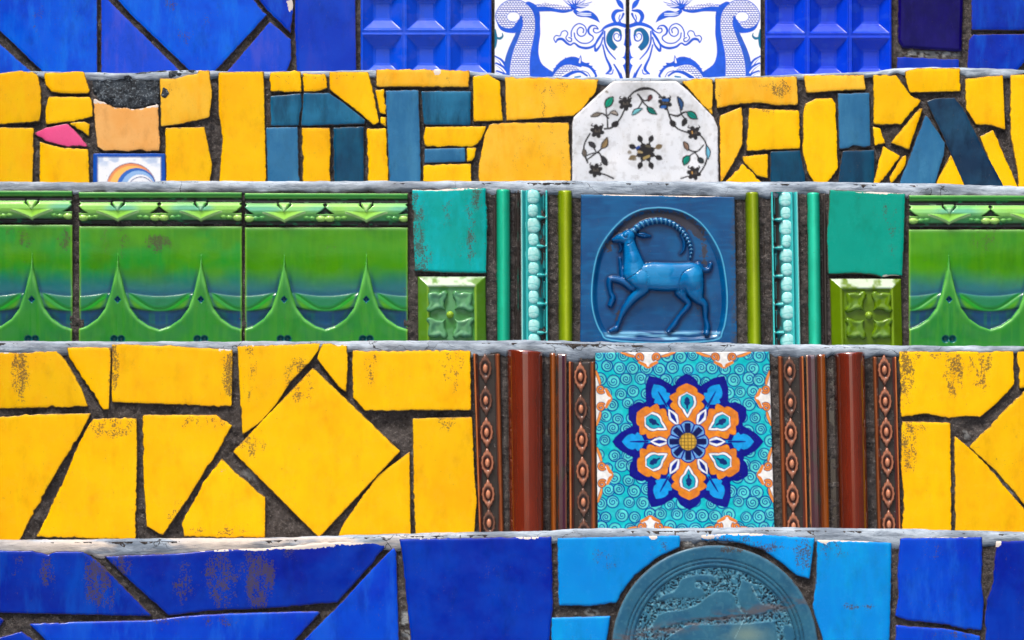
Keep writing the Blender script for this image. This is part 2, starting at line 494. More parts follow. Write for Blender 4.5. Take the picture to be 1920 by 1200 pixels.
# ------------------------------------------------------------------ the five steps in view
TOP = dict(  # top outline of each step's nosing, photo pixels
 A=[(-600,-92),(2520,-90)],
 B=[(-600,138),(0,137),(60,131),(160,133),(250,134),(300,129),(370,129),(430,131),(560,131),(700,129),(880,130),(940,137),(1000,141),(1150,143),(1300,143),(1440,139),(1560,134),(1640,132),(1680,125),(1760,123),(1850,124),(1920,128),(2520,130)],
 C=[(-600,340),(0,338),(150,339),(300,337),(420,336),(530,337),(650,337),(850,337),(1000,336),(1150,337),(1300,338),(1450,338),(1600,339),(1750,341),(1860,345),(1920,347),(2520,350)],
 D=[(-600,637),(0,637),(250,639),(500,638),(800,637),(1000,636),(1200,641),(1350,640),(1440,644),(1600,645),(1700,646),(1920,647),(2520,648)],
 E=[(-600,1013),(0,1012),(160,1010),(300,1009),(480,1008),(620,1004),(740,1000),(1030,994),(1100,990),(1450,988),(1650,990),(1920,996),(2520,1000)])
LOW = dict(  # where the cement of the nosing ends behind the tile tops
 A=[(-600,-80),(2520,-78)],
 B=[(-600,150),(0,146),(160,148),(290,152),(380,146),(700,142),(880,142),(950,154),(1150,160),(1300,158),(1440,150),(1640,146),(1700,140),(1800,144),(1850,148),(1920,142),(2520,148)],
 C=[(-600,366),(0,362),(460,364),(780,358),(1000,364),(1100,366),(1400,372),(1560,366),(1700,372),(1920,370),(2520,372)],
 D=[(-600,664),(0,664),(120,662),(220,656),(440,660),(600,656),(660,664),(900,668),(1000,664),(1060,680),(1120,672),(1440,668),(1640,672),(1700,664),(1920,662),(2520,664)],
 E=[(-600,1040),(0,1040),(160,1040),(190,1052),(330,1044),(480,1034),(620,1026),(740,1032),(1040,1016),(1290,1018),(1520,1016),(1680,1026),(1855,1024),(1920,1020),(2520,1024)])
BASEY = dict(A=222, B=420, C=704, D=1030, E=1400)
NAMES = dict(
 A=('topmost stair step in view, blue tiles and two white tiles with blue dragons', 'stair step'),
 B=('stair step of yellow mosaic with blue letters and a white marble octagon', 'stair step'),
 C=('stair step of green relief tiles with a blue goat panel in the middle', 'stair step'),
 D=('stair step of large yellow broken tiles around a turquoise flower tile', 'stair step'),
 E=('lowest stair step in view, deep blue tiles with a round slate medallion', 'stair step'))
XL, XR = -420, 2340
def poly_y(lst, x):
    a = np.array(lst, float); return np.interp(x, a[:, 0], a[:, 1])

for k in 'ABCDE':
    R = ROWS[k]
    e = bpy.data.objects.new('stair_step', None); link(e)
    e.empty_display_size = .1
    e.location = (0, R.z, CAMZ + (HOR - BASEY[k]) * R.s)
    e['label'], e['category'] = NAMES[k]; e['group'] = 'steps of the tiled stairway'
    R.o = e

order = 'EDCBA'
for qi, k in enumerate(order):
    R = ROWS[k]; seed = 100 + qi * 37
    # riser: rough bed of mortar
    dx = 3.2; xs = np.arange(XL, XR + 1, dx); 
    ytop = poly_y(TOP[k], xs) + 6
    ny = int((BASEY[k] - ytop.mean()) / dx) + 2
    v = np.linspace(0, 1, ny)[:, None]
    X = np.broadcast_to(xs, (ny, len(xs))); Y = ytop * (1 - v) + (BASEY[k] + 6) * v
    X_, Y_ = X.ravel(), Y.ravel()
    h = -6.8 + (fbm(X_ / 46, Y_ / 46, seed, 3) - .5) * 9 + (fbm(X_ / 9, Y_ / 9, seed + 3, 3) - .5) * 6.5 + (rng.random(len(X_)) - .5) * 2.6
    h = np.minimum(h, -2.4 + (vnoise(X_ / 5, Y_ / 5, seed + 9) - .5))
    hol = blobs(np.stack([X_, Y_], 1), [(735, 800, 34, 18, 1), (1830, 800, 20, 12, .6), (405, 250, 10, 60, .8), (1880, 260, 10, 40, .8), (95, 920, 14, 60, .8)])
    h = h - hol * 6
    if k == 'A': h = h - 30 * (((X_ > 684) & (X_ < 914)) | ((X_ > 1442) & (X_ < 1664)))
    for k2, xa, xb, ya, yb in (('C', -164, 128, 428, 800), ('C', 156, 447, 430, 800), ('C', 467, 757, 432, 800), ('C', 1711, 2004, 436, 800), ('C', 1097, 1371, 374, 800), ('C', 790, 904, 526, 800), ('C', 1566, 1684, 530, 800), ('D', 1124, 1440, 668, 1100)):
        if k2 == k: h = h - 12 * ((X_ > xa) & (X_ < xb) & (Y_ > ya) & (Y_ < yb))     # bedding behind the moulded tiles
    V = R.xyz(X_, Y_, h)
    I = np.arange(ny * len(xs)).reshape(ny, len(xs))
    Fq = np.stack([I[:-1, :-1], I[1:, :-1], I[1:, 1:], I[:-1, 1:]], -1).reshape(-1, 4)
    lime = blobs(np.stack([X_, Y_], 1), [(765, 1170, 12, 34, .9), (768, 1110, 5, 26, .5), (1110, 1148, 12, 8, .9), (1745, 101, 52, 7, .9), (1770, 99, 22, 6, 1), (320, 1020, 1, 1, 0), (1300, 1020, 18, 8, .6), (465, 895, 14, 16, .5), (1690, 1040, 1, 1, 0), (1870, 920, 40, 40, .35), (1810, 815, 10, 8, .5), (775, 855, 6, 14, .4)])
    lime = lime * (fbm(X_ / 7, Y_ / 7, seed + 21, 2) > .42)
    place('riser', V, [tuple(f) for f in Fq], [MATS['mortar']], R.o, attrs=dict(lime=lime))
    # nosing + tread: cement, rounded and lumpy, running back to the next riser
    dx = 3.0; xs = np.arange(XL, XR + 1, dx); n = len(xs)
    yt = poly_y(TOP[k], xs); yl = poly_y(LOW[k], xs) + (fbm(xs / 30, xs * 0, seed + 40, 3) - .5) * 14
    yt = yt + (fbm(xs / 24, xs * 0 + 2, seed + 41, 3) - .5) * 3.0
    span = np.maximum(yl - yt, 8)
    prof = [(1.03, -11), (1.0, -6.5), (.93, -4.2), (.8, -2.6), (.66, -2.2), (.52, -2.2), (.4, -2.8), (.28, -4.0), (.18, -6.2), (.1, -9.5), (.04, -14), (.0, -21), (.0, -30), (-.02, -60)]
    rows_ = []
    for t, hh in prof:
        y = yt + span * t
        w = 1 if t < 1 else .3
        hh2 = hh + w * ((fbm(xs / 40, y / 9, seed + 50, 4) - .5) * 4.2 + (fbm(xs / 8, y / 6, seed + 51, 2) - .5) * 1.6 * (t > .02))
        hh2 = np.minimum(hh2, -1.0)
        rows_.append(R.xyz(xs, y, hh2))
    last = rows_[-1].copy(); last[:, 1] = R.z + .315; last[:, 2] += .002
    rows_.append(last)
    V = np.vstack(rows_); I = np.arange(len(V)).reshape(len(rows_), n)
    Fq = np.stack([I[1:, :-1], I[:-1, :-1], I[:-1, 1:], I[1:, 1:]], -1).reshape(-1, 4)
    wx = V[:, 0] / R.s + 960
    warm = (np.exp(-((wx - 560) / 260) ** 2) + .8 * np.exp(-((wx - 150) / 200) ** 2)) * (1.0 if k == 'E' else .12)
    place('tread', V, [tuple(f) for f in Fq], [MATS['cement']], R.o, attrs=dict(warm=np.clip(warm, 0, 1)))

# stairs that go on below and above the view, and the street at their foot
def stair_run(name, y0, z0, n, up, w=2.2):
    V = []; Fc = []
    y, z = y0, z0
    pts = [(y, z)]
    for i in range(n):
        if up: pts += [(y, z + .17), (y + .3, z + .17)]; y += .3; z += .17
        else: pts += [(y - .3, z), (y - .3, z - .17)]; y -= .3; z -= .17
    for (a, b) in pts: V += [(-w, a, b), (w, a, b)]
    for i in range(len(pts) - 1):
        Fc.append((2 * i, 2 * i + 1, 2 * i + 3, 2 * i + 2))
    me = mk_mesh(name, V, Fc, [MATS['cement']], smooth=False)
    o = bpy.data.objects.new(name, me); link(o); o['kind'] = 'structure'
    return pts
zA = CAMZ + (HOR + 92) * ROWS['A'].s
stair_run('upper_stairs', ROWS['A'].z + .31, zA - .003, 3, True)
zE = CAMZ + (HOR - BASEY['E']) * ROWS['E'].s
pts = stair_run('lower_stairs', ROWS['E'].z + .02, zE, 8, False)
gz = pts[-1][1] - .004
me = mk_mesh('street', [(-60, -80, gz), (60, -80, gz), (60, ROWS['E'].z - 2.3, gz), (-60, ROWS['E'].z - 2.3, gz)], [(0, 1, 2, 3)], [MATS['cement']], smooth=False)
o = bpy.data.objects.new('street', me); link(o); o['kind'] = 'structure'
# unseen house walls added beside the stairs; their gap shapes the column reflections
m_, nt_, p_ = new_mat('plaster'); s_ = NT(nt_)
s_.link(s_.mix(s_.ramp(s_.noise(2.5, 4, .6), .3, .7), lin(92, 84, 78), lin(116, 106, 98)), p_.inputs['Base Color']); p_.inputs['Roughness'].default_value = .9
for nm, sx in (('added_wall_left', -1), ('added_wall_right', 1)):
    xa, xb, ya, yb, za, zb = sx * 2.2, sx * 2.6, -5.5, 5.6, gz, 4.6
    V = [(x, y, z) for x in (xa, xb) for y in (ya, yb) for z in (za, zb)]
    me = mk_mesh(nm, V, [(0, 1, 3, 2), (4, 6, 7, 5), (0, 4, 5, 1), (2, 3, 7, 6), (1, 5, 7, 3)], [MATS['plaster']], smooth=False)
    o = bpy.data.objects.new(nm, me); link(o); o['kind'] = 'structure'

# ------------------------------------------------------------------ glazes
YEL = glaze('yellow_glaze', (255, 197, 0), (255, 186, 0), (255, 203, 0), rough=.22)
glaze('pale_yellow_glaze', (255, 198, 58), (255, 188, 26), (255, 174, 6), rough=.25)
glaze('peach_glaze', (252, 190, 112), (248, 176, 92), rough=.3)
glaze('pink_glaze', (248, 92, 150), (244, 80, 140), rough=.25)
glaze('slate_blue_glaze', (50, 114, 158), (36, 100, 146), (62, 128, 168), rough=.22)
glaze('teal_blue_glaze', (36, 116, 156), (24, 92, 130), (12, 60, 88), rough=.18)
glaze('dark_teal_glaze', (10, 66, 98), (14, 82, 112), (8, 48, 76), rough=.15)
glaze('night_glaze', (18, 48, 78), (30, 74, 106), (8, 26, 50), rough=.15)
glaze('azure_glaze', (0, 88, 222), (0, 68, 206), (10, 108, 226), rough=.16)
glaze('violet_blue_glaze', (26, 76, 214), (14, 72, 214), (70, 84, 208), rough=.2)
glaze('cobalt_glaze', (10, 62, 190), (4, 50, 180), (40, 62, 184), rough=.15)
glaze('navy_glaze', (18, 6, 104), (10, 0, 84), (24, 12, 108), rough=.12)
glaze('royal_glaze', (0, 56, 182), (0, 36, 160), (0, 78, 196), rough=.14)
glaze('deep_royal_glaze', (0, 60, 186), (0, 30, 158), (0, 44, 168), rough=.14)
glaze('ultramarine_glaze', (0, 72, 206), (0, 50, 190), (20, 92, 214), rough=.15)
glaze('sky_blue_glaze', (0, 152, 236), (0, 142, 232), (0, 168, 240), rough=.22)
glaze('teal_glaze', (0, 172, 172), (0, 160, 150), (0, 186, 196), rough=.2)
glaze('sea_green_glaze', (0, 154, 134), (0, 150, 130), rough=.2)
glaze('painted_glaze', None, col=True, rough=.16, wear=.35)
glaze('relief_glaze', None, col=True, rough=.11, wear=.7, spec=.32)
glaze('gloss_glaze', None, col=True, rough=.05, wear=.5, spec=1.0, wavy=.06, fine=0, coat=1.0)
glaze('stone_print', None, col=True, rough=.4, wear=.8)

# ------------------------------------------------------------------ step A: blue
def P_(*a): return list(a)
T = tile
T('A', [(-60,30),(0,83),(55,131),(125,212),(-60,212)], 'azure_glaze', amp=.5)
T('A', [(-60,-82),(182,-82),(182,133),(184,214),(162,214),(76,130),(0,58),(-60,5)], 'azure_glaze', amp=.5)
T('A', [(190,-40),(204,2),(332,128),(415,214),(190,214)], 'violet_blue_glaze', amp=.4)
T('A', [(150,-82),(215,-6),(250,32),(350,127),(378,158),(408,128),(500,28),(470,-6),(440,-82)], 'azure_glaze', amp=.6)
T('A', [(450,-82),(478,-10),(502,20),(545,62),(550,22),(542,-82)], 'ultramarine_glaze', amp=1.2)
T('A', [(506,41),(545,74),(546,112),(538,132),(530,214),(340,214),(428,132)], 'violet_blue_glaze', amp=.8)
T('A', [(554,-82),(665,-82),(669,214),(548,214),(557,130),(553,60)], 'cobalt_glaze', amp=.8)
T('A', [(1684,-82),(1808,-82),(1804,97),(1692,90),(1684,78)], 'navy_glaze', amp=.6, r=6)
T('A', [(1682,107),(1798,111),(1800,214),(1680,214)], 'cobalt_glaze', amp=.6)
T('A', [(1822,-82),(1990,-82),(1990,57),(1822,56)], 'royal_glaze', amp=.4)
T('A', [(1825,65),(1990,63),(1990,108),(1922,116),(1906,133),(1880,214),(1818,214),(1814,120),(1817,76)], 'royal_glaze', amp=.5)

def coffer_h(x0, cw, y0, ch):
    def f(P):
        u = ((P[:, 0] - x0) / cw) % 1.0; v = ((P[:, 1] - y0) / ch) % 1.0
        m = np.minimum(np.minimum(u, 1 - u), np.minimum(v, 1 - v))
        q = np.clip((m - .05) / .25, 0, 1)
        return 2 - 14 * q + 1.2 * np.exp(-((m - .055) / .018) ** 2) + .8 * np.exp(-((m - .31) / .014) ** 2)
    return f
def coffer_c(cols, x0, cw, y0, ch):
    def f(P, h):
        n = fbm(P[:, 0] / 40, P[:, 1] / 40, 5, 3)[:, None]
        C = lin(*cols[0]) * (1 - n) + lin(*cols[1]) * n
        n2 = sstep(.55, .7, fbm(P[:, 0] / 18, P[:, 1] / 14, 9, 3))[:, None] * .5
        return C * (1 - n2) + lin(*cols[2]) * n2
    return f
for x0, x1, yr, cols in ((676, 922, 61, ((4, 74, 216), (10, 80, 220), (50, 86, 214))), (1434, 1672, 67, ((0, 54, 212), (8, 66, 220), (34, 80, 216)))):
    cw = (x1 - x0) / 3
    grid('A', [(x0, -82), (x1, -82), (x1, 214), (x0, 214)], 190, 220, coffer_h(x0, cw, yr, 84), 'relief_glaze', 'coffered_tile',
         cfun=coffer_c(cols, x0, cw, yr, 84), label='square blue glazed tile pressed into rows of sunken pyramid coffers', back=-40)

def Z3(p): return [(860 + q[0] / 3.310, q[1] / 3.310) + ((q[2] / 3.310,) if len(q) > 2 else ()) for q in p]
def dragon_c(mirror):
    def f(P, h):
        Q = P.copy()
        if mirror: Q[:, 0] = 2 * 1177 - Q[:, 0]
        C = np.tile(lin(250, 251, 255, .80), (len(Q), 1))
        BL, MB, WH = (16, 62, 190), (36, 92, 216), (250, 251, 255)
        def Zd(p): return np.array([(915 + x / 7.11, y / 7.11, r / 7.11) for x, y, r in p])
        def ch(pts, n=4): return chain(Q, smooth_pts(Zd(pts), n) if n > 1 else Zd(pts))
        def st(pts, col, n=4, wd=1.1): paint(C, aa(ch(pts, n), wd), col, .8)
        p = 5.3; row = np.floor(Q[:, 1] / 4.0); ox = (row % 2) * p * .5
        cx = (np.floor((Q[:, 0] - ox) / p) + .5) * p + ox; cy = row * 4.0 - .6
        ring = np.clip(1.45 - np.abs(np.hypot((Q[:, 0] - cx) * 1.0, Q[:, 1] - cy) - 2.75) / .8, 0, 1)
        # blue underside, tail and tail fin
        st([(800,1120,170),(650,930,105),(604,760,78),(612,600,66),(640,450,58),(650,320,44),(640,210,54),(600,130,70),(540,80,60)], MB)
        st([(600,115,42),(700,105,50),(850,115,38),(1000,140,34),(1110,130,22)], MB)
        tl = ch([(660,78,10),(760,62,22),(900,86,26),(1020,104,28),(1110,92,24)]); paint(C, aa(tl), WH, .8); paint(C, ring * aa(tl), BL)
        st([(1150,85,50),(1170,80,40)], BL, 2)
        for e in ((1000,-5),(1050,-20),(1110,-40),(1180,-60),(1240,-30),(1310,-15),(1385,25),(1340,70)):
            st([(1160,90,18),((1160 + e[0]) / 2 + 8,(90 + e[1]) / 2 + 12,20),(e[0],e[1],4)], MB)
            st([(1180,75,2),((1160 + e[0]) / 2 + 14,(90 + e[1]) / 2 + 8,7),(e[0] + 6,e[1] + 6,2)], WH)
        st([(1160,150,26),(1220,190,34),(1330,185,46),(1420,230,34),(1490,300,3)], MB)
        for q in (0, 22): st([(1190,170 + q,4),(1270,180 + q,9),(1370,180 + q,6)], (225, 234, 253))
        # spines, crescent, scaly body, eye of the coil
        for i in range(9):
            t = i / 8; x = 385 - 150 * t; y = 470 + 480 * t; st([(x + 20,y + 20,28),(x - 24 - 10 * t,y - 28,3)], MB, 2)
        st([(420,430,40),(360,560,44),(310,690,50),(280,830,60),(270,1060,70)], (48, 96, 200))
        body = [(430,1110,134),(425,900,128),(452,700,112),(494,560,98),(530,420,88),(538,300,86),(510,190,90),(430,105,86),(330,82,80),(235,125,78),(180,215,72),(212,296,60),(290,326,48),(340,322,20)]
        st([(130,270,24),(190,370,34),(300,395,46),(390,365,58),(428,290,34),(424,220,14)], MB)
        bd = ch(body, 5); paint(C, aa(bd + 1.7), MB); paint(C, aa(bd), (246, 249, 255), .8); paint(C, ring * aa(bd - .3), BL)
        st([(340,420,20),(400,380,36),(436,300,20),(428,220,8)], MB)
        hole = 1 - ((Q[:, 0] - 915 - 338 / 7.11) / (84 / 7.11)) ** 2 - ((Q[:, 1] - 224 / 7.11) / (62 / 7.11)) ** 2
        paint(C, aa(hole * 6 + 1.2), MB); paint(C, aa(hole * 6), WH, .8)
        st([(445,230,14),(452,330,14),(420,420,18)], MB)
        # leaf and fins at the outer border
        st([(92,400,14),(100,500,26),(95,600,20),(86,650,6)], (30, 112, 150)); st([(105,500,14),(160,512,18),(196,480,12),(190,440,5)], (30, 112, 150))
        for a in ([(88,750,14),(180,820,30),(235,930,36)], [(110,850,20),(190,900,30),(240,960,30)], [(120,955,20),(200,990,24),(240,1060,40)]): st(a, MB); st([(x - 6, y + 8, w * .3) for x, y, w in a], WH)
        # arched beast below
        st([(880,1010,44),(960,885,46),(1060,825,56),(1160,818,60),(1240,856,42),(1330,880,24),(1400,940,22),(1432,1010,24)], MB)
        for e in ((868,915),(905,868),(962,818),(1028,768),(1112,758),(1355,838),(1396,880),(1442,940)):
            st([(e[0] * .8 + 1130 * .2,e[1] * .8 + 960 * .2,26),(e[0],e[1],3)], MB, 2)
        st([(1215,850,30),(1230,790,20),(1236,735,3)], MB); st([(1222,830,12),(1232,770,4)], WH, 2)
        sc = ch([(905,1030,40),(985,945,48),(1080,905,44),(1180,930,34)]); paint(C, aa(sc), (244, 248, 255), .8); paint(C, ring * aa(sc - .2), BL)
        st([(1260,900,16),(1340,930,22),(1400,1010,24)], WH); st([(1250,940,5),(1330,970,6),(1370,1040,6)], MB)
        st([(1000,1040,26),(1120,970,22),(1230,955,16),(1320,1010,12)], MB); st([(1120,1030,30),(1200,1010,30),(1270,1030,24)], WH); st([(1160,1030,12),(1230,1020,12)], (60, 140, 200))
        # scrolls
        w = 9
        st([(1110,490,w),(1112,420,w),(1150,350,w),(1215,315,w),(1285,345,w),(1312,410,w),(1290,465,w),(1240,485,w),(1195,455,w),(1192,400,w),(1230,365,w),(1275,390,w),(1268,435,w)], MB)
        st([(1150,440,w),(1165,510,w),(1235,570,w),(1330,575,w),(1395,530,w),(1398,488,w),(1350,450,w + 4),(1338,395,w + 6),(1375,345,w + 4),(1435,345,w),(1468,385,w)], MB)
        st([(1465,388,7),(1415,378,10),(1408,418,9),(1445,440,8),(1505,415,10),(1560,365,18),(1640,330,24),(1730,318,26),(1830,345,26)], MB)
        st([(905,570,6),(930,528,16),(990,522,18),(1050,575,16),(1100,600,13),(1150,575,11),(1220,625,16),(1320,642,17),(1410,610,16),(1470,530,13),(1530,440,14)], MB)
        st([(900,565,8),(878,515,8),(905,475,8),(960,478,8),(985,425,8),(1035,410,8),(1065,450,8),(1038,505,8),(1070,548,9),(1108,552,9),(1112,515,9),(1075,500,7)], MB)
        st([(1425,640,9),(1450,540,8),(1540,410,9)], MB); st([(1425,640,14),(1440,676,18),(1500,600,12),(1532,500,10)], MB)
        st([(1850,400,26),(1858,520,34),(1852,680,60),(1850,850,84),(1850,1060,76)], MB)
        st([(1690,470,120),(1700,480,120)], WH, 2)
        st([(1770,470,16),(1752,410,20),(1680,400,30),(1625,470,40),(1625,560,44),(1690,640,38),(1730,650,14)], (28, 104, 160))
        st([(1775,470,12),(1765,530,11),(1725,548,9),(1685,520,8),(1680,470,8),(1715,445,7),(1745,470,6),(1735,500,6)], MB)
        st([(1740,680,44),(1790,640,44),(1770,720,50)], WH, 2); st([(1710,800,36),(1780,820,50)], WH, 2); st([(1700,700,30),(1760,860,30),(1800,960,26),(1830,1060,20)], WH)
        st([(1556,420,11),(1556,560,12),(1605,680,12),(1700,790,8)], MB); st([(1530,600,10),(1570,760,13),(1622,870,18),(1632,930,20),(1575,985,10)], MB); st([(1575,980,7),(1650,985,9),(1670,930,7)], MB)
        st([(1680,860,10),(1740,960,16),(1785,1065,20)], MB)
        # crest on the seam
        st([(1715,-10,16),(1765,55,34),(1800,115,10)], MB); st([(1800,140,12),(1710,150,26),(1668,215,28),(1692,290,20),(1735,325,14)], MB)
        st([(1805,185,16),(1785,235,11),(1750,285,9),(1725,315,7)], MB); st([(1760,200,8),(1745,250,7),(1770,300,7)], MB)
        wash = (fbm(P[:, 0] / 9, P[:, 1] / 9, 31, 3) - .5)[:, None] * .3
        C = np.clip(C * (1 + wash * (C[:, 2:3] - C[:, 0:1]) * 2.4), 0, 1)
        paint(C, aa(1.6 - np.minimum(np.abs(P[:, 0] - (926 if not mirror else 1428)), 9)) * .9, (40, 110, 130))
        return C
    return f
DRAGON = []
flat = lambda P: (fbm(P[:, 0] / 70, P[:, 1] / 70, 77, 2) - .5) * 1.5
grid('A', [(927, -50), (1174, -50), (1174, 205), (927, 205)], 230, 236, flat, 'painted_glaze', 'painted_tile', cfun=lambda P, h: DRAGON.append(dragon_c(False)(P, h)) or DRAGON[0],
     label='white tile painted with a blue scaly dragon curling to the left')
grid('A', [(1180, -50), (1427, -50), (1427, 205), (1180, 205)], 230, 236, flat, 'painted_glaze', 'painted_tile', cfun=lambda P, h: DRAGON[0].reshape(236, 230, 3)[:, ::-1].reshape(-1, 3).copy(),
     label='white tile painted with a blue scaly dragon curling to the right')

# ------------------------------------------------------------------ step B: yellow mosaic with letters
Y, PY = 'yellow_glaze', 'pale_yellow_glaze'
B_TILES = [
 (Y,[(-60,136),(0,138),(35,133),(60,135),(70,141),(76,165),(77,205),(74,227),(0,233),(-60,235)]),
 (Y,[(-60,240),(0,239),(63,240),(61,337),(62,408),(-60,408)]),
 (Y,[(83,137),(150,134),(157,135),(168,170),(165,175),(120,175),(97,172),(86,160)]),
 (Y,[(92,181),(168,182),(172,190),(174,218),(130,228),(86,233),(86,200)]),
 ('pink_glaze',[(64,250),(85,240),(126,232),(145,250),(165,275),(120,273),(85,264)]),
 (Y,[(130,231),(158,228),(168,233),(167,256)]),
 (Y,[(75,266),(95,272),(120,278),(165,280),(170,408),(73,408)]),
 ('peach_glaze',[(176,185),(195,192),(215,202),(245,205),(270,203),(296,195),(299,282),(275,284),(262,280),(240,284),(215,281),(195,283),(183,275),(178,230)]),
 (PY,[(300,147),(330,147),(350,141),(370,139),(373,132),(392,132),(397,180),(392,220),(340,232),(302,237)]),
 (Y,[(310,240),(383,238),(398,310),(393,345),(396,408),(313,408)]),
 (Y,[(410,136),(494,134),(497,250),(500,408),(405,408),(418,260),(410,210)]),
 (Y,[(507,136),(563,134),(565,172),(507,171)]),
 (Y,[(568,138),(610,139),(614,165),(600,170),(570,172)]),
 ('teal_blue_glaze',[(507,180),(565,175),(566,200),(561,220),(560,235),(508,236)]),
 ('teal_blue_glaze',[(569,174),(616,174),(640,190),(685,225),(683,232),(564,236),(567,210)]),
 ('slate_blue_glaze',[(499,239),(558,238),(562,408),(504,408)]),
 (Y,[(566,240),(618,240),(620,280),(618,300),(622,408),(570,408)]),
 ('dark_teal_glaze',[(625,239),(682,237),(683,408),(627,408)]),
 (Y,[(688,241),(724,241),(732,408),(690,408)]),
 (Y,[(618,135),(690,135),(697,160),(711,229),(700,234),(675,212),(640,185),(618,167)]),
 (Y,[(704,169),(720,167),(724,214),(712,212)]),
 (Y,[(714,219),(724,220),(724,238),(713,231)]),
 (PY,[(706,130),(880,132),(879,163),(706,162)]),
 ('slate_blue_glaze',[(723,170),(785,169),(789,330),(787,408),(733,408)]),
 ('teal_blue_glaze',[(790,171),(884,171),(882,235),(795,234)]),
 (Y,[(798,238),(912,237),(905,255),(895,270),(885,275),(797,274),(794,258)]),
 ('slate_blue_glaze',[(796,279),(872,277),(873,303),(796,306)]),
 (Y,[(875,277),(893,277),(890,295),(876,304)]),
 (Y,[(794,310),(883,307),(884,408),(793,408)]),
 (Y,[(887,143),(915,139),(937,153),(942,215),(943,226),(888,228)]),
 (PY,[(947,145),(1122,149),(1118,170),(1095,200),(1075,217),(950,226)]),
 (PY,[(918,234),(940,231),(1066,230),(1070,320),(1071,408),(893,408),(900,300),(908,255)]),
 (PY,[(1279,153),(1305,147),(1336,149),(1336,216),(1300,176)]),
 (PY,[(1341,147),(1494,144),(1496,196),(1460,198),(1425,192),(1370,197),(1345,203),(1341,175)]),
 (PY,[(1350,217),(1390,201),(1393,225),(1392,270),(1375,305),(1353,342),(1351,340)]),
 (Y,[(1405,202),(1440,205),(1498,207),(1500,279),(1450,280),(1400,283)]),
 (Y,[(1392,307),(1428,342),(1436,408),(1340,408),(1357,345)]),
 (Y,[(1392,293),(1440,289),(1440,334),(1420,330),(1395,304)]),
 ('dark_teal_glaze',[(1445,284),(1500,282),(1510,330),(1512,408),(1445,408)]),
 (PY,[(1507,142),(1620,141),(1623,168),(1570,170),(1512,174)]),
 (Y,[(1510,195),(1530,185),(1560,184),(1567,195),(1571,315),(1565,325),(1545,348),(1530,348),(1515,322),(1505,285),(1506,215)]),
 ('slate_blue_glaze',[(1571,175),(1630,174),(1633,274),(1620,276),(1600,272),(1590,278),(1574,280)]),
 ('dark_teal_glaze',[(1580,283),(1640,281),(1638,408),(1565,408),(1573,330)]),
 (Y,[(1638,141),(1680,141),(1698,165),(1708,180),(1727,188),(1690,233),(1638,233)]),
 (Y,[(1697,134),(1720,128),(1800,128),(1801,171),(1706,173)]),
 (Y,[(1637,237),(1650,241),(1660,268),(1640,273)]),
 (Y,[(1724,204),(1730,203),(1705,280),(1670,268)]),
 ('slate_blue_glaze',[(1735,215),(1742,222),(1772,268),(1770,290),(1755,340),(1735,408),(1668,408),(1690,335)]),
 ('night_glaze',[(1737,190),(1755,184),(1790,183),(1805,200),(1850,290),(1880,345),(1905,408),(1838,408),(1800,330),(1762,242)]),
 (Y,[(1656,274),(1688,293),(1648,345),(1636,408),(1615,408),(1640,335)]),
 (Y,[(1692,294),(1699,291),(1698,310),(1680,335),(1670,346),(1668,332)]),
 (Y,[(1783,290),(1808,345),(1832,408),(1735,408),(1757,340)]),
 (Y,[(1810,148),(1880,141),(1885,243),(1860,235),(1830,233),(1812,205)]),
 (Y,[(1838,256),(1862,244),(1900,330),(1930,408),(1895,408)]),
 (Y,[(1895,141),(1990,138),(1990,408),(1915,408),(1908,320),(1895,250)]),
]
for m_, p_ in B_TILES:
    letter = 'blue' in m_ or 'teal' in m_ or 'night' in m_
    T('B', p_, m_, name='letter_tile' if letter else 'tile', amp=.6 if letter else 1.1, r=2.6 if letter else 1.7,
      label={'pink_glaze': 'small pink leaf-shaped piece of tile', 'peach_glaze': 'peach tile with a ragged upper edge'}.get(m_))
# lump of dark mortar where the top of the peach tile broke away
def lump(P): return (fbm(P[:, 0] / 16, P[:, 1] / 13, 3, 3) - .5) * 11 + (vnoise(P[:, 0] / 4, P[:, 1] / 4, 8) - .5) * 1.5
glob = tile('B', [(170,138),(240,138),(290,133),(366,131),(368,138),(345,142),(322,147),(298,148),(299,193),(270,201),(240,204),(214,200),(176,183)], 'dark_mortar', name='mortar_patch', base=-4, thick=12, r=4, amp=1.2, spacing=3.5, hfun=lump, pillow=2, label='dark lump of bare mortar above the peach tile')
T('B', [(306,163),(313,168),(317,175),(310,184),(302,180)], 'dark_mortar', name='mortar_patch', base=1.5, thick=4, r=2, amp=.5, spacing=4)

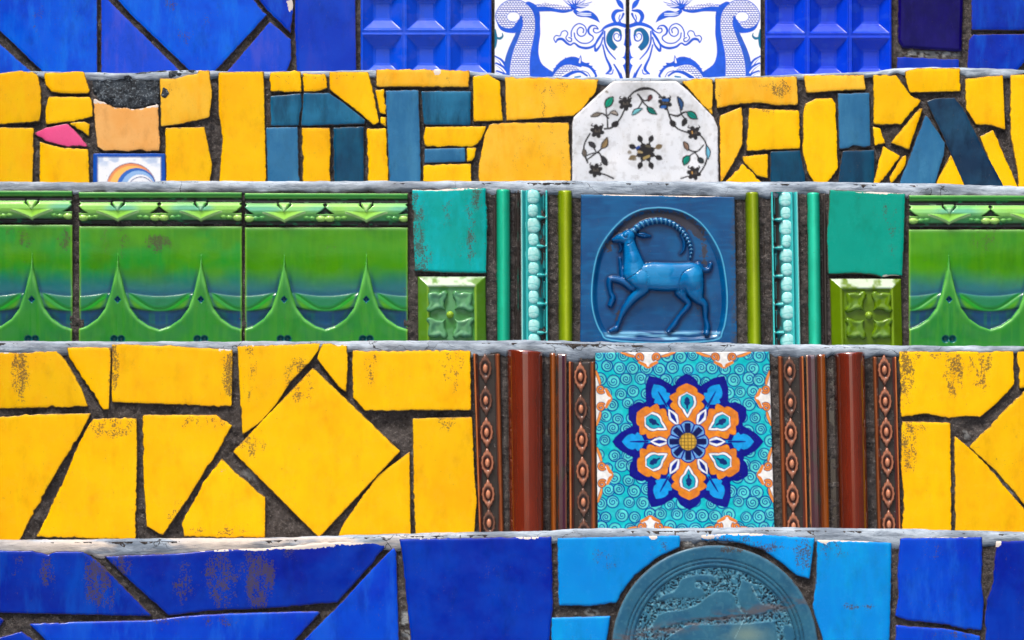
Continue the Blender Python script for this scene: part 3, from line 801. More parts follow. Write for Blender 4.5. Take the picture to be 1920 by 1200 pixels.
def wave_c(P):
    C = np.tile(lin(244, 247, 252), (len(P), 1))
    x, y = P[:, 0], P[:, 1]
    n = fbm(x / 18, y / 10, 4, 3)
    paint(C, sstep(.42, .68, n) * sstep(322, 300, y) * .55, (120, 165, 220))
    arc_ = lambda dx, dy, rr: np.hypot(x - 246 - dx, y - 352 - dy) - rr
    fade = sstep(282, 262, x)
    paint(C, aa(np.minimum(46 - np.hypot(x - 246, y - 352), np.hypot(x - 256, y - 356) - 33)) , (240, 150, 96))
    paint(C, aa(np.minimum(42 - np.hypot(x - 247, y - 353), np.hypot(x - 256, y - 356) - 33)), (255, 196, 104))
    paint(C, aa(np.minimum(37 - np.hypot(x - 256, y - 352), np.hypot(x - 262, y - 355) - 28)), (50, 108, 196)); paint(C, aa(np.minimum(32 - np.hypot(x - 259, y - 352), np.hypot(x - 263, y - 354) - 27)), (150, 190, 236))
    paint(C, aa(.8 - np.abs(np.hypot(x - 264, y - 356) - 24)), (60, 80, 140)); paint(C, aa(.6 - np.abs(np.hypot(x - 246, y - 352) - 46)), (80, 76, 120))
    d = np.minimum(np.minimum(x - 183, 302 - x), y - 294)
    paint(C, aa(.7 - np.abs(d - .5)) * .7, (70, 90, 140))
    paint(C, aa(-d, 2.0), (14, 80, 178))
    return C
T('B', [(175,288),(309,288),(313,408),(174,408)], 'painted_glaze', name='painted_tile', amp=.4, spacing=1.6, cfun=wave_c, label='small white tile with blue border and a painted curling wave')

# marble octagon with stone inlay
def octagon_c(P):
    n = fbm(P[:, 0] / 50, P[:, 1] / 50, 12, 4)[:, None]
    C = lin(240, 242, 246) * (1 - n) + lin(216, 222, 230) * n
    def st(pts, col, n_=3, a=1.0): paint(C, aa(chain(P, smooth_pts(Z3(pts), n_)), 1.5) * a, col)
    for bx, by, br, s_ in ((1100,560,90,.3),(1160,540,60,.3),(980,700,60,.16),(1160,945,130,.2),(840,840,90,.22),(1460,830,90,.22),(1420,920,40,.35),(840,1080,110,.16),(1300,640,70,.2),(960,620,60,.2),(1420,700,80,.2),(1040,510,120,.2)):
        d = np.hypot(P[:, 0] - (860 + bx / 3.31), P[:, 1] - by / 3.31)
        paint(C, s_ * np.clip(1.2 - d / (br / 3.31), 0, 1) * (.4 + fbm(P[:, 0] / 7, P[:, 1] / 7, 19, 2)), (110, 108, 104))
    K = (44, 42, 44)
    n5 = fbm(P[:, 0] / 9, P[:, 1] / 9, 14, 3); paint(C, sstep(.55, .75, n5) * .25, (150, 150, 150))
    for c in ([(870,1075,4),(910,1085,4),(960,1108,4)], [(800,1010,4),(778,950,4),(782,890,4),(815,830,4)], [(800,990,3),(840,960,4),(880,930,4),(912,880,4)], [(905,800,4),(950,792,5),(1000,740,4),(1030,680,4)],
              [(925,790,4),(922,740,3),(915,680,3),(935,640,3)], [(930,735,3),(890,705,4),(835,720,3)], [(925,720,3),(950,698,3),(985,712,3)], [(1050,610,4),(1090,570,5),(1150,550,9),(1210,560,5),(1260,605,4)], [(1120,590,3),(1140,630,4),(1190,680,3),(1215,700,3)],
              [(1140,630,4),(1110,680,3),(1090,710,3)], [(1110,585,4),(1150,625,4),(1185,615,3)], [(1295,680,4),(1320,750,5),(1360,800,4),(1430,825,4)], [(1310,710,3),(1360,720,6),(1410,695,4),(1470,735,3)], [(1380,710,3),(1370,640,3),(1375,610,3)], [(1385,715,3),(1410,750,5),(1395,780,3)],
              [(1500,840,4),(1530,880,4),(1545,950,4),(1530,1020,4),(1500,1070,4)], [(1520,900,3),(1480,940,4),(1430,930,4),(1400,885,3)], [(1470,945,3),(1430,970,3),(1405,1010,3)], [(1470,950,3),(1500,995,6),(1515,1010,2)], [(800,1000,3),(790,970,3),(840,950,3),(870,950,3)], [(870,945,3),(890,980,6),(920,1022,4)], [(830,900,5),(850,940,3)],[(1380,1108,3),(1420,1095,3)]):
        st([(x, y, w + 1.2) for x, y, w in c], K)
    for cx, cy in ((1035,645),(860,815),(850,1058),(1280,640),(1460,825),(1460,1075)):
        for i in range(6):
            a = i * math.pi / 3 + cx
            st([(cx, cy, 22), (cx + 32 * math.cos(a), cy + 32 * math.sin(a), 13)], K, 2)
        for sx in (-1, 1): st([(cx + sx * 18, cy - 30, 4), (cx + sx * 36, cy - 34, 4), (cx + sx * 30, cy - 46, 3)], K)
        for i in range(3): st([(cx - 12 + 12 * i, cy - 8 + 10 * (i % 2), 4), (cx - 10 + 12 * i, cy + 2, 4)], (90, 84, 76) if cx < 1400 or i else (200, 150, 80), 2)
    st([(1268,622,7),(1296,622,9)], (40, 96, 170), 2); st([(1262,666,9),(1280,664,9)], (40, 96, 170), 2)
    for a, col in (([(915,665,4),(932,635,22),(955,606,3)], (0,150,120)), ([(1080,712,3),(1100,692,13),(1135,676,2)], (120,200,210)), ([(1175,672,6),(1195,688,16),(1225,708,2)], (0,120,110)), ([(1425,700,6),(1448,715,20),(1478,736,2)], (0,140,125)),
                   ([(1360,606,3),(1378,640,14),(1382,680,3)], (40,80,130)), ([(1400,1020,4),(1412,992,20),(1432,972,3)], (0,140,120)), ([(1540,910,3),(1548,945,13),(1546,985,2)], (110,190,220)), ([(1400,885,4),(1412,905,13),(1422,930,3)], (150,120,100)), ([(890,915,5),(908,895,17),(920,858,2)], (150,125,85)), ([(812,886,4),(828,898,13),(845,912,3)], (60,60,64)),
                   ([(1178,622,5),(1188,606,11),(1192,594,3)], (110,60,60)), ([(955,776,4),(972,772,15),(986,760,3)], K), ([(1318,756,5),(1330,768,14),(1340,780,4)], K), ([(778,930,3),(780,950,12),(782,970,3)], (120,110,100)), ([(1490,985,4),(1502,996,14),(1515,1008,3)], (50,60,66)), ([(893,975,4),(905,1000,15),(918,1022,3)], (54,54,58)), ([(825,722,3),(855,712,11),(880,706,3)], (140,130,118)), ([(945,700,3),(965,700,11),(985,714,2)], (170,160,150)), ([(1392,776,4),(1402,756,13),(1408,740,3)], K)):
        st([(x, y, w + 5) for x, y, w in a], K); st([(x, y, w * .8) for x, y, w in a], col); st([(a[0][0], a[0][1], 2), (a[-1][0], a[-1][1], 2)], K, 2, .7)
    for i in range(8):
        a = math.pi / 8 + i * math.pi / 4; ca, sa = math.cos(a), math.sin(a)
        st([(1160 + 40 * ca, 945 + 40 * sa, 5), (1160 + 72 * ca, 945 + 72 * sa, 6), (1160 + 88 * ca, 945 + 88 * sa, 17), (1160 + 112 * ca, 945 + 112 * sa, 3)], K if i not in (3, 7) else (120, 104, 78))
        st([(1160, 945, 20), (1160 + 42 * ca, 945 + 42 * sa, 17)], K, 2)
    st([(1116,942,8),(1136,946,6)], (170,150,110), 2); st([(1152,982,9),(1180,970,8)], (160,140,90), 2); st([(1105,920,8),(1118,912,8)], (30,70,150), 2); st([(1165,905,8),(1185,910,8)], (90,84,70), 2)
    for x, y, r in ((1060,945,12),(1090,985,14),(917,570,8)): st([(x, y, r), (x + 8, y + 4, r * .5)], (120,110,90), 2, .8)
    return C
T('B', [(1150,152),(1268,152),(1290,170),(1338,220),(1346,240),(1349,408),(1073,408),(1073,232),(1076,220),(1110,188)], 'stone_print', name='marble_octagon', amp=.5, spacing=1.7, r=3.5, cfun=octagon_c, label='white marble octagon inlaid with a ring of dark vines and a star', base=1)

# ------------------------------------------------------------------ step C: green relief tiles, mouldings, goat panel
def green_field(x0, x1, y0, spx, seed):
    per = (x1 - x0) / 2
    def parts(P):
        x, y = P[:, 0], P[:, 1]
        dx = np.min([np.abs(x - s) for s in spx], 0)
        sx_, sy_ = np.array([0, 2, 5, 8, 14, 23, 38, 58, 77, 100]), np.array([476, 500, 513, 525, 551, 577, 597, 611, 617.5, 618])
        yb = np.interp(dx, sx_, sy_); sl = np.interp(dx, [0, 3, 8, 14, 23, 38, 58, 77], [9, 6, 4.6, 4, 2.0, 1.0, .5, .0])
        sp = (y - yb) / np.sqrt(1 + sl * sl)
        t = np.clip(dx / per, 0, .5) * 2               # 0 at a spire, 1 midway
        sag = 11 * np.sin(t * math.pi / 2)
        yu, yl = 544 + sag, 571 + sag * 1.15
        rb = np.minimum(y - yu, yl - y)
        fold = y - (546 + 34 * sstep(.05, .95, t))     # the fold that crosses the ribbon
        return x, y, dx, sp, rb, yu, yl, fold
    def f(P):
        x, y, dx, sp, rb, yu, yl, fold = parts(P)
        h = -4.0 * sstep(0, 22, y - yl) - 2.5 * sstep(470, 540, y)
        rib = np.clip(rb / 6.5, 0, 1); rib = 2.0 * np.sqrt(rib * (2 - rib)) - 1.2 * np.exp(-(fold / 3.0) ** 2) + 1.0 * sstep(0, 8, fold) * (rb > 0)
        h = np.maximum(h, h + rib * (rb > 0))
        q = np.clip(sp / 5, 0, 1)
        hs = .5 + 5.0 * np.sqrt(q * (2 - q)) - 2.0 * sstep(5, 30, sp) 
        h = np.where(sp > 0, np.maximum(h, hs), h)
        for s in spx:
            dm = 6.5 - (np.abs(x - s) + np.abs(y - 562) * .9); h = h - 5 * sstep(0, 4, dm)
            for e in (-1, 1):
                d = 7.5 - np.hypot(x - s - e * 6.5, y - 636); h = h - 6 * sstep(0, 5, d)
        return h
    def c(P, h):
        x, y, dx, sp, rb, yu, yl, fold = parts(P)
        n = fbm(x / 50, y / 40, seed, 3); n2 = fbm(x / 6, y / 40, seed + 3, 2)
        tint = (fbm(np.array([seed * 3.7]), np.array([1.5]), 2, 1)[0] - .5) * 40
        C = np.tile(lin(70 + tint * .5, 150 + tint * .3, 0), (len(P), 1)); paint(C, sstep(.45, .7, fbm(x / 90, y / 60, seed + 70, 3)) * .5, (44, 124, 8))
        paint(C, sstep(.35, .75, n) * (.85 if seed < 13 else .25), (20, 146, 44)); paint(C, sstep(.4, .8, n2) * .25, (88, 160, 0))
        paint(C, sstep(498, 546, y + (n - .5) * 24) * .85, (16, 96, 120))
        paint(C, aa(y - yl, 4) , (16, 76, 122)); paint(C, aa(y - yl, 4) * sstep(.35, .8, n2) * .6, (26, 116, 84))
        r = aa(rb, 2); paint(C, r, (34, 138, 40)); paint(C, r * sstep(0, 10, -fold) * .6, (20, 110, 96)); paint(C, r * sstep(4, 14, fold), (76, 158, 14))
        paint(C, np.exp(-((sp + 3) / 4.5) ** 2) * (sp < 0) * .75 * sstep(490, 540, y), (6, 66, 84)); paint(C, np.exp(-((y - yl - 2) / 4) ** 2) * .6, (8, 56, 80)); paint(C, np.exp(-((y - yu + 3) / 5) ** 2) * .55, (12, 74, 110))  # pooled-glaze bands also paint shade beside the spires and ribbon
        s = aa(sp, 2); paint(C, s, (46, 136, 46)); paint(C, s * np.exp(-((sp - 2) / 2.6) ** 2) * .8, (112, 192, 92)); paint(C, s * sstep(.4, .75, n) * .5, (30, 122, 56)); paint(C, s * sstep(.45, .7, n2) * .3, (72, 150, 40))  # pale line paints a highlight along the spire chamfer
        for q in spx:
            paint(C, aa(6.5 - (np.abs(x - q) + np.abs(y - 562) * .9), 2), (14, 76, 110))
            for e in (-1, 1): paint(C, aa(7.5 - np.hypot(x - q - e * 6.5, y - 636), 2), (16, 92, 96))
        for xe in (x0, x1): paint(C, np.exp(-((x - xe) / 3) ** 2) * .8, (130, 190, 60))
        paint(C, np.exp(-((y - y0) / 4) ** 2) * .7, (150, 205, 120))  # edge highlights painted along the tile's sides and top
        return C
    def lab(P):
        x, y, dx, sp, rb, yu, yl, fold = parts(P)
        k = np.argmin([np.abs(x - s) for s in spx], 0) + 1
        out = np.where((sp > -3.5) & (y > 480), k, 0)
        return np.where((rb > -4) & (out == 0), len(spx) + 1, out)
    return f, c, lab

def green_border(x0, x1, y0, spx, seed):
    mids = [(a + b) / 2 for a, b in zip(spx[:-1], spx[1:])] + [x0, x1]
    def self_(x, v, dx):
        tip = 56 - 15 * np.clip(dx / 34, 0, 1.3) ** .8
        lf = np.where((dx < 40) & (v > 36), (tip - v) * .8, -9)
        dv = dx - 11 * np.clip((40 - v) / 23, 0, 1); hole = np.minimum(dv - .3, 6.5 * (1 - np.abs(v - 24) / 11) - dv)
        dm = np.min([np.abs(x - m) for m in mids], 0)
        tri = np.minimum(np.maximum(4.5 - np.hypot(dm, v - 23), 20 * np.clip((v - 24) / 17, 0, 1) ** 1.6 - dm), 41 - v)
        bd = 1 - ((dm - 8) / 9.5) ** 2 - ((v - 48) / 6.2) ** 2
        return lf, hole, tri, bd, dm
    def f(P):
        x, v = P[:, 0], P[:, 1] - y0
        h = np.interp(v, [0, 1.5, 5, 9, 11, 14, 18, 21, 27, 34, 40, 46, 52, 55, 60], [2, 5.5, 6.5, 5, 0, -3, -2, 5, 8, 8.5, 7, 3, 0, -4, -5])
        dx = np.min([np.abs(x - s) for s in spx], 0)
        lf, hole, tri, bd, dm = self_(x, v, dx)
        h = np.where(lf > 0, np.maximum(h, 5 + 4 * sstep(0, 3, lf) - 1.5 * sstep(3, 10, lf)), h)
        h = h - 9 * sstep(0, 2.5, hole)
        vl = 11 * np.clip((40 - v) / 23, 0, 1) - dx
        h = h + 2.2 * sstep(0, 2.5, vl) * (v > 17) * (v < 41)
        h = h - 8 * sstep(0, 3, tri)
        h = np.where(bd > 0, np.maximum(h, 1 + 6 * np.sqrt(np.maximum(bd, 0))), h)
        for k in range(2):
            a = 42 + 11 * k; q = 1 - ((dx - a) / 7) ** 2 - ((v - 46 - (a - 42) * .1) / 4.2) ** 2
            h = np.where(q > 0, np.maximum(h, 1 + 5 * np.sqrt(np.maximum(q, 0))), h)
        return h
    def c(P, h):
        x, v = P[:, 0], P[:, 1] - y0
        n = fbm(x / 12, v / 6, seed, 3); n2 = fbm(x / 60, v / 30, seed + 5, 2)
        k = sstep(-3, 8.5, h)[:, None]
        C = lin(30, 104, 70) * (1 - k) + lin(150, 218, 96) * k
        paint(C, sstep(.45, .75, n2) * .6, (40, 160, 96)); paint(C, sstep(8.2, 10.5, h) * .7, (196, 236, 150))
        paint(C, np.exp(-((v - 31) / 5) ** 2) * sstep(.35, .65, n2) * .55, (120, 200, 190))
        paint(C, aa(9 - v, 3), (50, 140, 50)); paint(C, np.exp(-(v / 1.8) ** 2), (160, 220, 130))  # top edge of the lip carries a painted highlight
        dx = np.min([np.abs(x - s) for s in spx], 0); lf, hole, tri, bd, dm = self_(x, v, dx)
        paint(C, np.exp(-((lf - 1.2) / 1.2) ** 2) * .85, (214, 244, 170)); paint(C, np.exp(-((v - 18.5) / 1.5) ** 2) * .7, (206, 242, 190)); paint(C, aa(bd * 6, 2) * .7, (190, 232, 120)); paint(C, sstep(2, 6, lf) * .6, (150, 214, 50))  # highlights painted on leaf rims, band top and beads
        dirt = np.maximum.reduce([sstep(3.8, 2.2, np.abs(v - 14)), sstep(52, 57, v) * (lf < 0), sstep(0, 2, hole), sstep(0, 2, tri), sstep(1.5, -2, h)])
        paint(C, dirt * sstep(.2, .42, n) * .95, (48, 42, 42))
        return C
    return f, c

C_FIELDS = [(-172, 136, 421, (-92, 60), 11), (148, 454, 424, (221, 377), 12), (459, 765, 426, (533, 687), 13), (1704, 2012, 430, (1779, 1934), 14)]
for x0, x1, y0, spx, sd in C_FIELDS:
    dy = y0 - 424
    f, c, lb = green_field(x0, x1, y0, spx, sd)
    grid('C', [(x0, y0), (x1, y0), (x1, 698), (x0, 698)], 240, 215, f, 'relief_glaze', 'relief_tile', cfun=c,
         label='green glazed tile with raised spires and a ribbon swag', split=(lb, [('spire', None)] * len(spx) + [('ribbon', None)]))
    f, c = green_border(x0, x1, y0 - 64, spx, sd + 40)
    grid('C', [(x0, y0 - 64), (x1, y0 - 63), (x1, y0 - 3), (x0, y0 - 4)], 270, 58, f, 'relief_glaze', 'border_tile', cfun=c, label='narrow green border tile moulded with hanging leaves', rim=1.2)

T('C', [(773,356),(820,357),(850,353),(911,353),(913,440),(912,512),(840,511),(778,508),(775,430)], 'teal_glaze', amp=1.2, r=4, base=3)
T('C', [(1556,356),(1697,364),(1695,440),(1692,517),(1670,516),(1653,520),(1640,515),(1600,512),(1553,514),(1551,440)], 'sea_green_glaze', amp=.8, r=3, base=3)

def edge_u(P, corners):
    tl, tr, br, bl = [np.array(q, float) for q in corners]
    t = np.clip((P[:, 1] - tl[1]) / (bl[1] - tl[1]), 0, 1)
    xl = tl[0] + (bl[0] - tl[0]) * t; xr = tr[0] + (br[0] - tr[0]) * t
    return (P[:, 0] - xl) / (xr - xl), t

def moulding(row, corners, prof, cols, name, label, dirt=0.0, nx=50, ny=90, dirt_col=(58, 52, 50), seed=1, mat='relief_glaze'):
    """straight run with a cross-section prof [(u, height px)] and colours [(u, rgb)]"""
    pu, ph = zip(*prof); cu = [q[0] for q in cols]; cc = np.array([lin(*q[1]) for q in cols])
    def f(P):
        u, t = edge_u(P, corners); return np.interp(u, pu, ph)
    def c(P, h):
        u, t = edge_u(P, corners)
        C = np.stack([np.interp(u, cu, cc[:, i]) for i in range(3)], 1)
        n = fbm(P[:, 0] / 14, P[:, 1] / 50, seed, 3)[:, None]
        C = C * (.82 + .36 * n)
        if dirt > 0:
            hmax = max(ph); low = sstep(.55, .0, (h + 6) / (hmax + 6.5))
            m = sstep(.62 - dirt * .4, .72 - dirt * .35, fbm(P[:, 0] / 11, P[:, 1] / 26, seed + 8, 4) * .55 + low * .5)
            paint(C, m, dirt_col)
        return C
    return grid(row, corners, nx, ny, f, mat, name, cfun=c, label=label, rim=1.0, edge_w=2.5)

def arc(u0, u1, h0, h1, n=9):
    return [(u0 + (u1 - u0) * (i / n), h0 + (h1 - h0) * math.sqrt(max(0, 1 - (2 * i / n - 1) ** 2))) for i in range(n + 1)]
# green rods either side of the goat panel, highlight and shaded sides painted in
TG = (0, 168, 128); TD = (6, 60, 62)
moulding('C', [(924,356),(973,356),(973,700),(926,700)], [(0, -7), (.08, -7)] + arc(.1, .7, -6, 13) + [(.72, -8), (.8, -9), (.86, -3), (.9, -8), (.96, -2), (1, -2)],
         [(0, TD), (.1, TD), (.16, (0, 138, 106)), (.35, (40, 196, 156)), (.6, (0, 150, 118)), (.7, TD), (.84, (0, 84, 72)), (.9, TD), (.96, (0, 120, 100)), (1, TD)], 'rod_moulding', 'upright teal-green rod moulding left of the goat panel', dirt=.45, seed=3)
moulding('C', [(1512,362),(1548,362),(1552,700),(1516,700)], arc(.0, .74, -6, 13) + [(.76, -8), (.84, -8), (.9, -3), (1, -3)],
         [(0, (0, 138, 106)), (.3, (50, 206, 170)), (.6, (0, 158, 128)), (.74, TD), (.9, (0, 96, 80)), (1, TD)], 'rod_moulding', 'upright teal-green rod moulding right of the goat panel', dirt=.35, seed=4)
OL = (122, 148, 8)
moulding('C', [(1045,358),(1074,358),(1075,700),(1047,700)], arc(0, 1, -6, 12), [(0, (80, 100, 0)), (.3, OL), (.55, (168, 186, 40)), (.75, OL), (1, (70, 92, 0))], 'rod', 'slim olive-green rod left of the goat panel', nx=26, seed=5)
moulding('C', [(1397,361),(1424,361),(1430,700),(1402,700)], arc(0, 1, -6, 12), [(0, (80, 104, 0)), (.3, OL), (.5, (160, 180, 44)), (.75, OL), (1, (70, 96, 0))], 'rod', 'slim olive-green rod right of the goat panel', nx=26, seed=6)
for xa, xb, sdd in ((1030, 1044, 21), (1432, 1444, 22), (1498, 1511, 23), (1380, 1394, 24)):   # glazed grooves that show between the rods
    moulding('C', [(xa, 364), (xb, 364), (xb + 3, 700), (xa + 2, 700)], [(0, -6), (.2, -9), (.8, -9), (1, -6)], [(0, (20, 40, 60)), (.5, (14, 34, 70)), (1, (30, 50, 50))], 'groove_strip', None, dirt=.8, nx=10, ny=60, seed=sdd)

# white-turquoise bead-and-lace strips
def bead_strip(corners, flip, y_first, pitch, label):
    g = (lambda u: 1 - u) if flip else (lambda u: u)
    def f(P):
        u, t = edge_u(P, corners); u = g(u); y = P[:, 1]
        h = np.interp(u, [0, .05, .1, .17, .22, .28, .62, .9, .93, .97, 1], [2, 6, 2, -2, 4, 1, 0, -7, 4, 5, 0])
        ph = ((y - y_first) / pitch) % 1
        d = np.abs(ph - .0); d = np.minimum(d, 1 - d)
        h = h + 9 * sstep(.09, .0, d + np.abs(u - .78) * .14) * ((u > .6) & (u < .95))
        h = h + 6 * sstep(.05, .0, np.abs(u - .86)) * (np.abs(ph - .5) < .3)
        return h
    def c(P, h):
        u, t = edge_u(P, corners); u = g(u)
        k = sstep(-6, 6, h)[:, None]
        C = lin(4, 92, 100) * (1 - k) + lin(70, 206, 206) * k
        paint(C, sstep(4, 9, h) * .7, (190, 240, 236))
        n = fbm(P[:, 0] / 10, P[:, 1] / 24, 41 + int(flip), 3)
        paint(C, sstep(.45, .56, n) * sstep(3, -4, h) * (u > .3), (52, 46, 46))
        paint(C, sstep(.06, .0, u) , (200, 244, 240))
        return C
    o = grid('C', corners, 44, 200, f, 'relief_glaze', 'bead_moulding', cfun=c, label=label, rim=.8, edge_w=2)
    R = ROWS['C']
    # each bead: a pair of rounded drops
    nu, nv = 17, 21; uu, vv = np.meshgrid(np.linspace(-1, 1, nu), np.linspace(-1, 1, nv)); uu = uu.ravel(); vv = vv.ravel()
    q = np.sqrt(np.clip(1 - np.abs(vv) ** 3.2, 0, 1)); px = uu * q * 13.5; py = vv * pitch * .262
    hh = 6.0 * np.sqrt(np.clip(1 - uu ** 2, 0, 1)) * q ** .7
    Vb = np.stack([px * R.s, -hh * R.s, -py * R.s], 1)
    I = np.arange(nu * nv).reshape(nv, nu)
    fb = [tuple(x) for x in np.stack([I[:-1, :-1], I[1:, :-1], I[1:, 1:], I[:-1, 1:]], -1).reshape(-1, 4)]
    cb = np.tile(lin(120, 216, 212), (len(Vb), 1)); paint(cb, sstep(3, 5.6, hh) * .8, (190, 238, 236)); paint(cb, sstep(4.2, 1, hh) * .95, (0, 160, 166)); paint(cb, sstep(.1, .03, np.abs(vv - .1 - .25 * uu ** 2)) * .6, (20, 170, 172)); paint(cb, sstep(.4, .7, fbm(px / 5, py / 5, 3, 2)) * .5, (90, 210, 206))  # white highlight and darker flanks of each bead painted into its colour
    me = mk_mesh('bead', Vb, fb, [MATS['relief_glaze']], attrs=dict(edge=np.zeros(len(Vb)), stain=np.zeros(len(Vb)), chip=np.zeros(len(Vb))), col=cb)
    y = y_first - pitch * .5 + 1; k = 0
    while y < 695:
        for off in (-.24, .24):
            yy = y + off * pitch
            if yy < 362 or yy > 694: continue
            uc = .44 if not flip else .56
            t = (yy - corners[0][1]) / (corners[3][1] - corners[0][1])
            xl = corners[0][0] + (corners[3][0] - corners[0][0]) * t; xr = corners[1][0] + (corners[2][0] - corners[1][0]) * t
            b = bpy.data.objects.new('bead', me); link(b); b.parent = o
            w = R.xyz(np.array([xl + (xr - xl) * uc]), np.array([yy]), np.array([-3.0]))[0]
            b.location = Vector(w) - wpos(o); k += 1
            b.scale = ((1.08 if off < 0 else .92) + rng.normal() * .06, 1 + rng.normal() * .1, (1.04 if off < 0 else .94) + rng.normal() * .05); b.rotation_euler = (0, rng.normal() * .05, 0)
        y += pitch
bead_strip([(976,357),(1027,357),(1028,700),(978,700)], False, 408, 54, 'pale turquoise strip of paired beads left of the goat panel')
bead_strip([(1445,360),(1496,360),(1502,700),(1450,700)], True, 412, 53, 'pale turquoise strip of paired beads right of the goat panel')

# rosette tiles
def rosette(corners, cx, cy, cols, label):
    tl, tr, br, bl = corners
    w = tr[0] - tl[0]
    def f(P):
        u, t = edge_u(P, corners)
        e = np.minimum(np.minimum(u, 1 - u) * w, P[:, 1] - tl[1])
        return np.interp(e, [0, 3, 17, 19, 21, 24], [0, 3, 13, 13.5, 12, 9.5])
    def c(P, h):
        u, t = edge_u(P, corners)
        n = fbm(P[:, 0] / 16, P[:, 1] / 16, 51, 3)
        C = np.tile(lin(*cols[0]), (len(P), 1)); paint(C, sstep(.35, .7, n) * .7, cols[1])
        e = np.minimum(np.minimum(u, 1 - u) * w, P[:, 1] - tl[1])
        paint(C, aa(19 - e, 2) * .8, cols[2]); paint(C, np.exp(-((e - 20) / 2.0) ** 2) * .8, cols[3])
        top = (P[:, 1] - tl[1] < 20) & (P[:, 1] - tl[1] <= np.minimum(u, 1 - u) * w)
        paint(C, top * sstep(.3, .6, n) * .8, (196, 214, 196))  # upward bevel painted paler, as if lit from above
        return C
    o = grid('C', corners, 90, 110, f, 'relief_glaze', 'rosette_tile', cfun=c, label=label, back=-14)
    R = ROWS['C']
    # one leaf of the quatrefoil, heading up-right from the centre; mirrored for the other three
    leaf = [(5,-5),(9,-14),(8,-24),(4,-31),(3,-39),(8,-44),(14,-43),(17,-39),(24,-42),(33,-41),(40,-40),(41,-33),(40,-24),(38,-17),(42,-13),(44,-8),(40,-3),(32,-4),(24,-8),(14,-9)]
    for sx in (1, -1):
        for sy in (1, -1):
            poly = np.array([(cx + sx * (x * 1.02 + 1), cy + sy * (y * 1.02 - 1)) for x, y in leaf])
            if sx * sy < 0: poly = poly[::-1]
            B = roughen(poly, .15, 1.2, 2.5)
            gx, gy = np.meshgrid(np.arange(B[:, 0].min(), B[:, 0].max(), 2.0), np.arange(B[:, 1].min(), B[:, 1].max(), 2.0))
            G = np.stack([gx.ravel(), gy.ravel()], 1); G = G[sd_poly(G, B) > 1.0]
            al = np.vstack([B, G]); n = len(B)
            res = delaunay_2d_cdt([Vector(p) for p in al], [(i, (i + 1) % n) for i in range(n)], [], 1, 1e-4)
            vv = np.array([(v.x, v.y) for v in res[0]]); sd = np.maximum(sd_poly(vv, B), 0)
            rr = np.clip(sd / 5, 0, 1)
            dist = np.hypot(vv[:, 0] - cx, vv[:, 1] - cy)
            h = 9.0 + 7.5 * np.sqrt(rr * (2 - rr)) - 1.5 * sstep(20, 5, dist) - 2.4 * sstep(5, 13, sd)
            fs = [tuple(q) if ((vv[q[1]] - vv[q[0]])[0] * (vv[q[2]] - vv[q[0]])[1] - (vv[q[1]] - vv[q[0]])[1] * (vv[q[2]] - vv[q[0]])[0]) < 0 else tuple(q[::-1]) for q in res[2]]
            C = np.tile(lin(*cols[1]), (len(vv), 1)); paint(C, sstep(4, 0, sd) * .8, cols[0]); nn = fbm(vv[:, 0] / 10, vv[:, 1] / 14, 60, 3)
            paint(C, sstep(.45, .7, nn) * .6, cols[4]); z = np.zeros(len(vv))
            sub(o, 'leaf', R.xyz(vv[:, 0], vv[:, 1], h), fs, [MATS['relief_glaze']], attrs=dict(edge=z, stain=z, chip=z), col=C)
    a = np.linspace(0, 2 * math.pi, 17)[:-1]; V = [R.xyz(np.array([cx]), np.array([cy]), np.array([17.5]))]
    for rad, hh in ((2.5, 17), (5, 15), (7.2, 9)):
        V.append(R.xyz(cx + rad * np.cos(a), cy + rad * np.sin(a), np.full(16, hh)))
    V = np.vstack(V); fs = [(0, 1 + (i + 1) % 16, 1 + i) for i in range(16)]
    for k in range(2):
        for i in range(16): j = (i + 1) % 16; fs.append((1 + 16 * k + i, 1 + 16 * k + j, 17 + 16 * k + j, 17 + 16 * k + i))
    C = np.tile(lin(*cols[3]), (len(V), 1)); z = np.zeros(len(V))
    sub(o, 'button', V, fs, [MATS['relief_glaze']], attrs=dict(edge=z, stain=z, chip=z), col=C)
rosette([(783,518),(911,518),(913,698),(784,698)], 844, 591, ((62, 130, 62), (96, 156, 108), (86, 132, 14), (140, 178, 50), (60, 116, 92)), 'pale green rosette tile with four raised leaves, left of the goat')
rosette([(1556,522),(1690,522),(1694,700),(1560,700)], 1628, 592, ((78, 108, 0), (94, 130, 10), (96, 128, 6), (136, 170, 50), (104, 142, 64)), 'olive green rosette tile with four raised leaves, right of the goat')

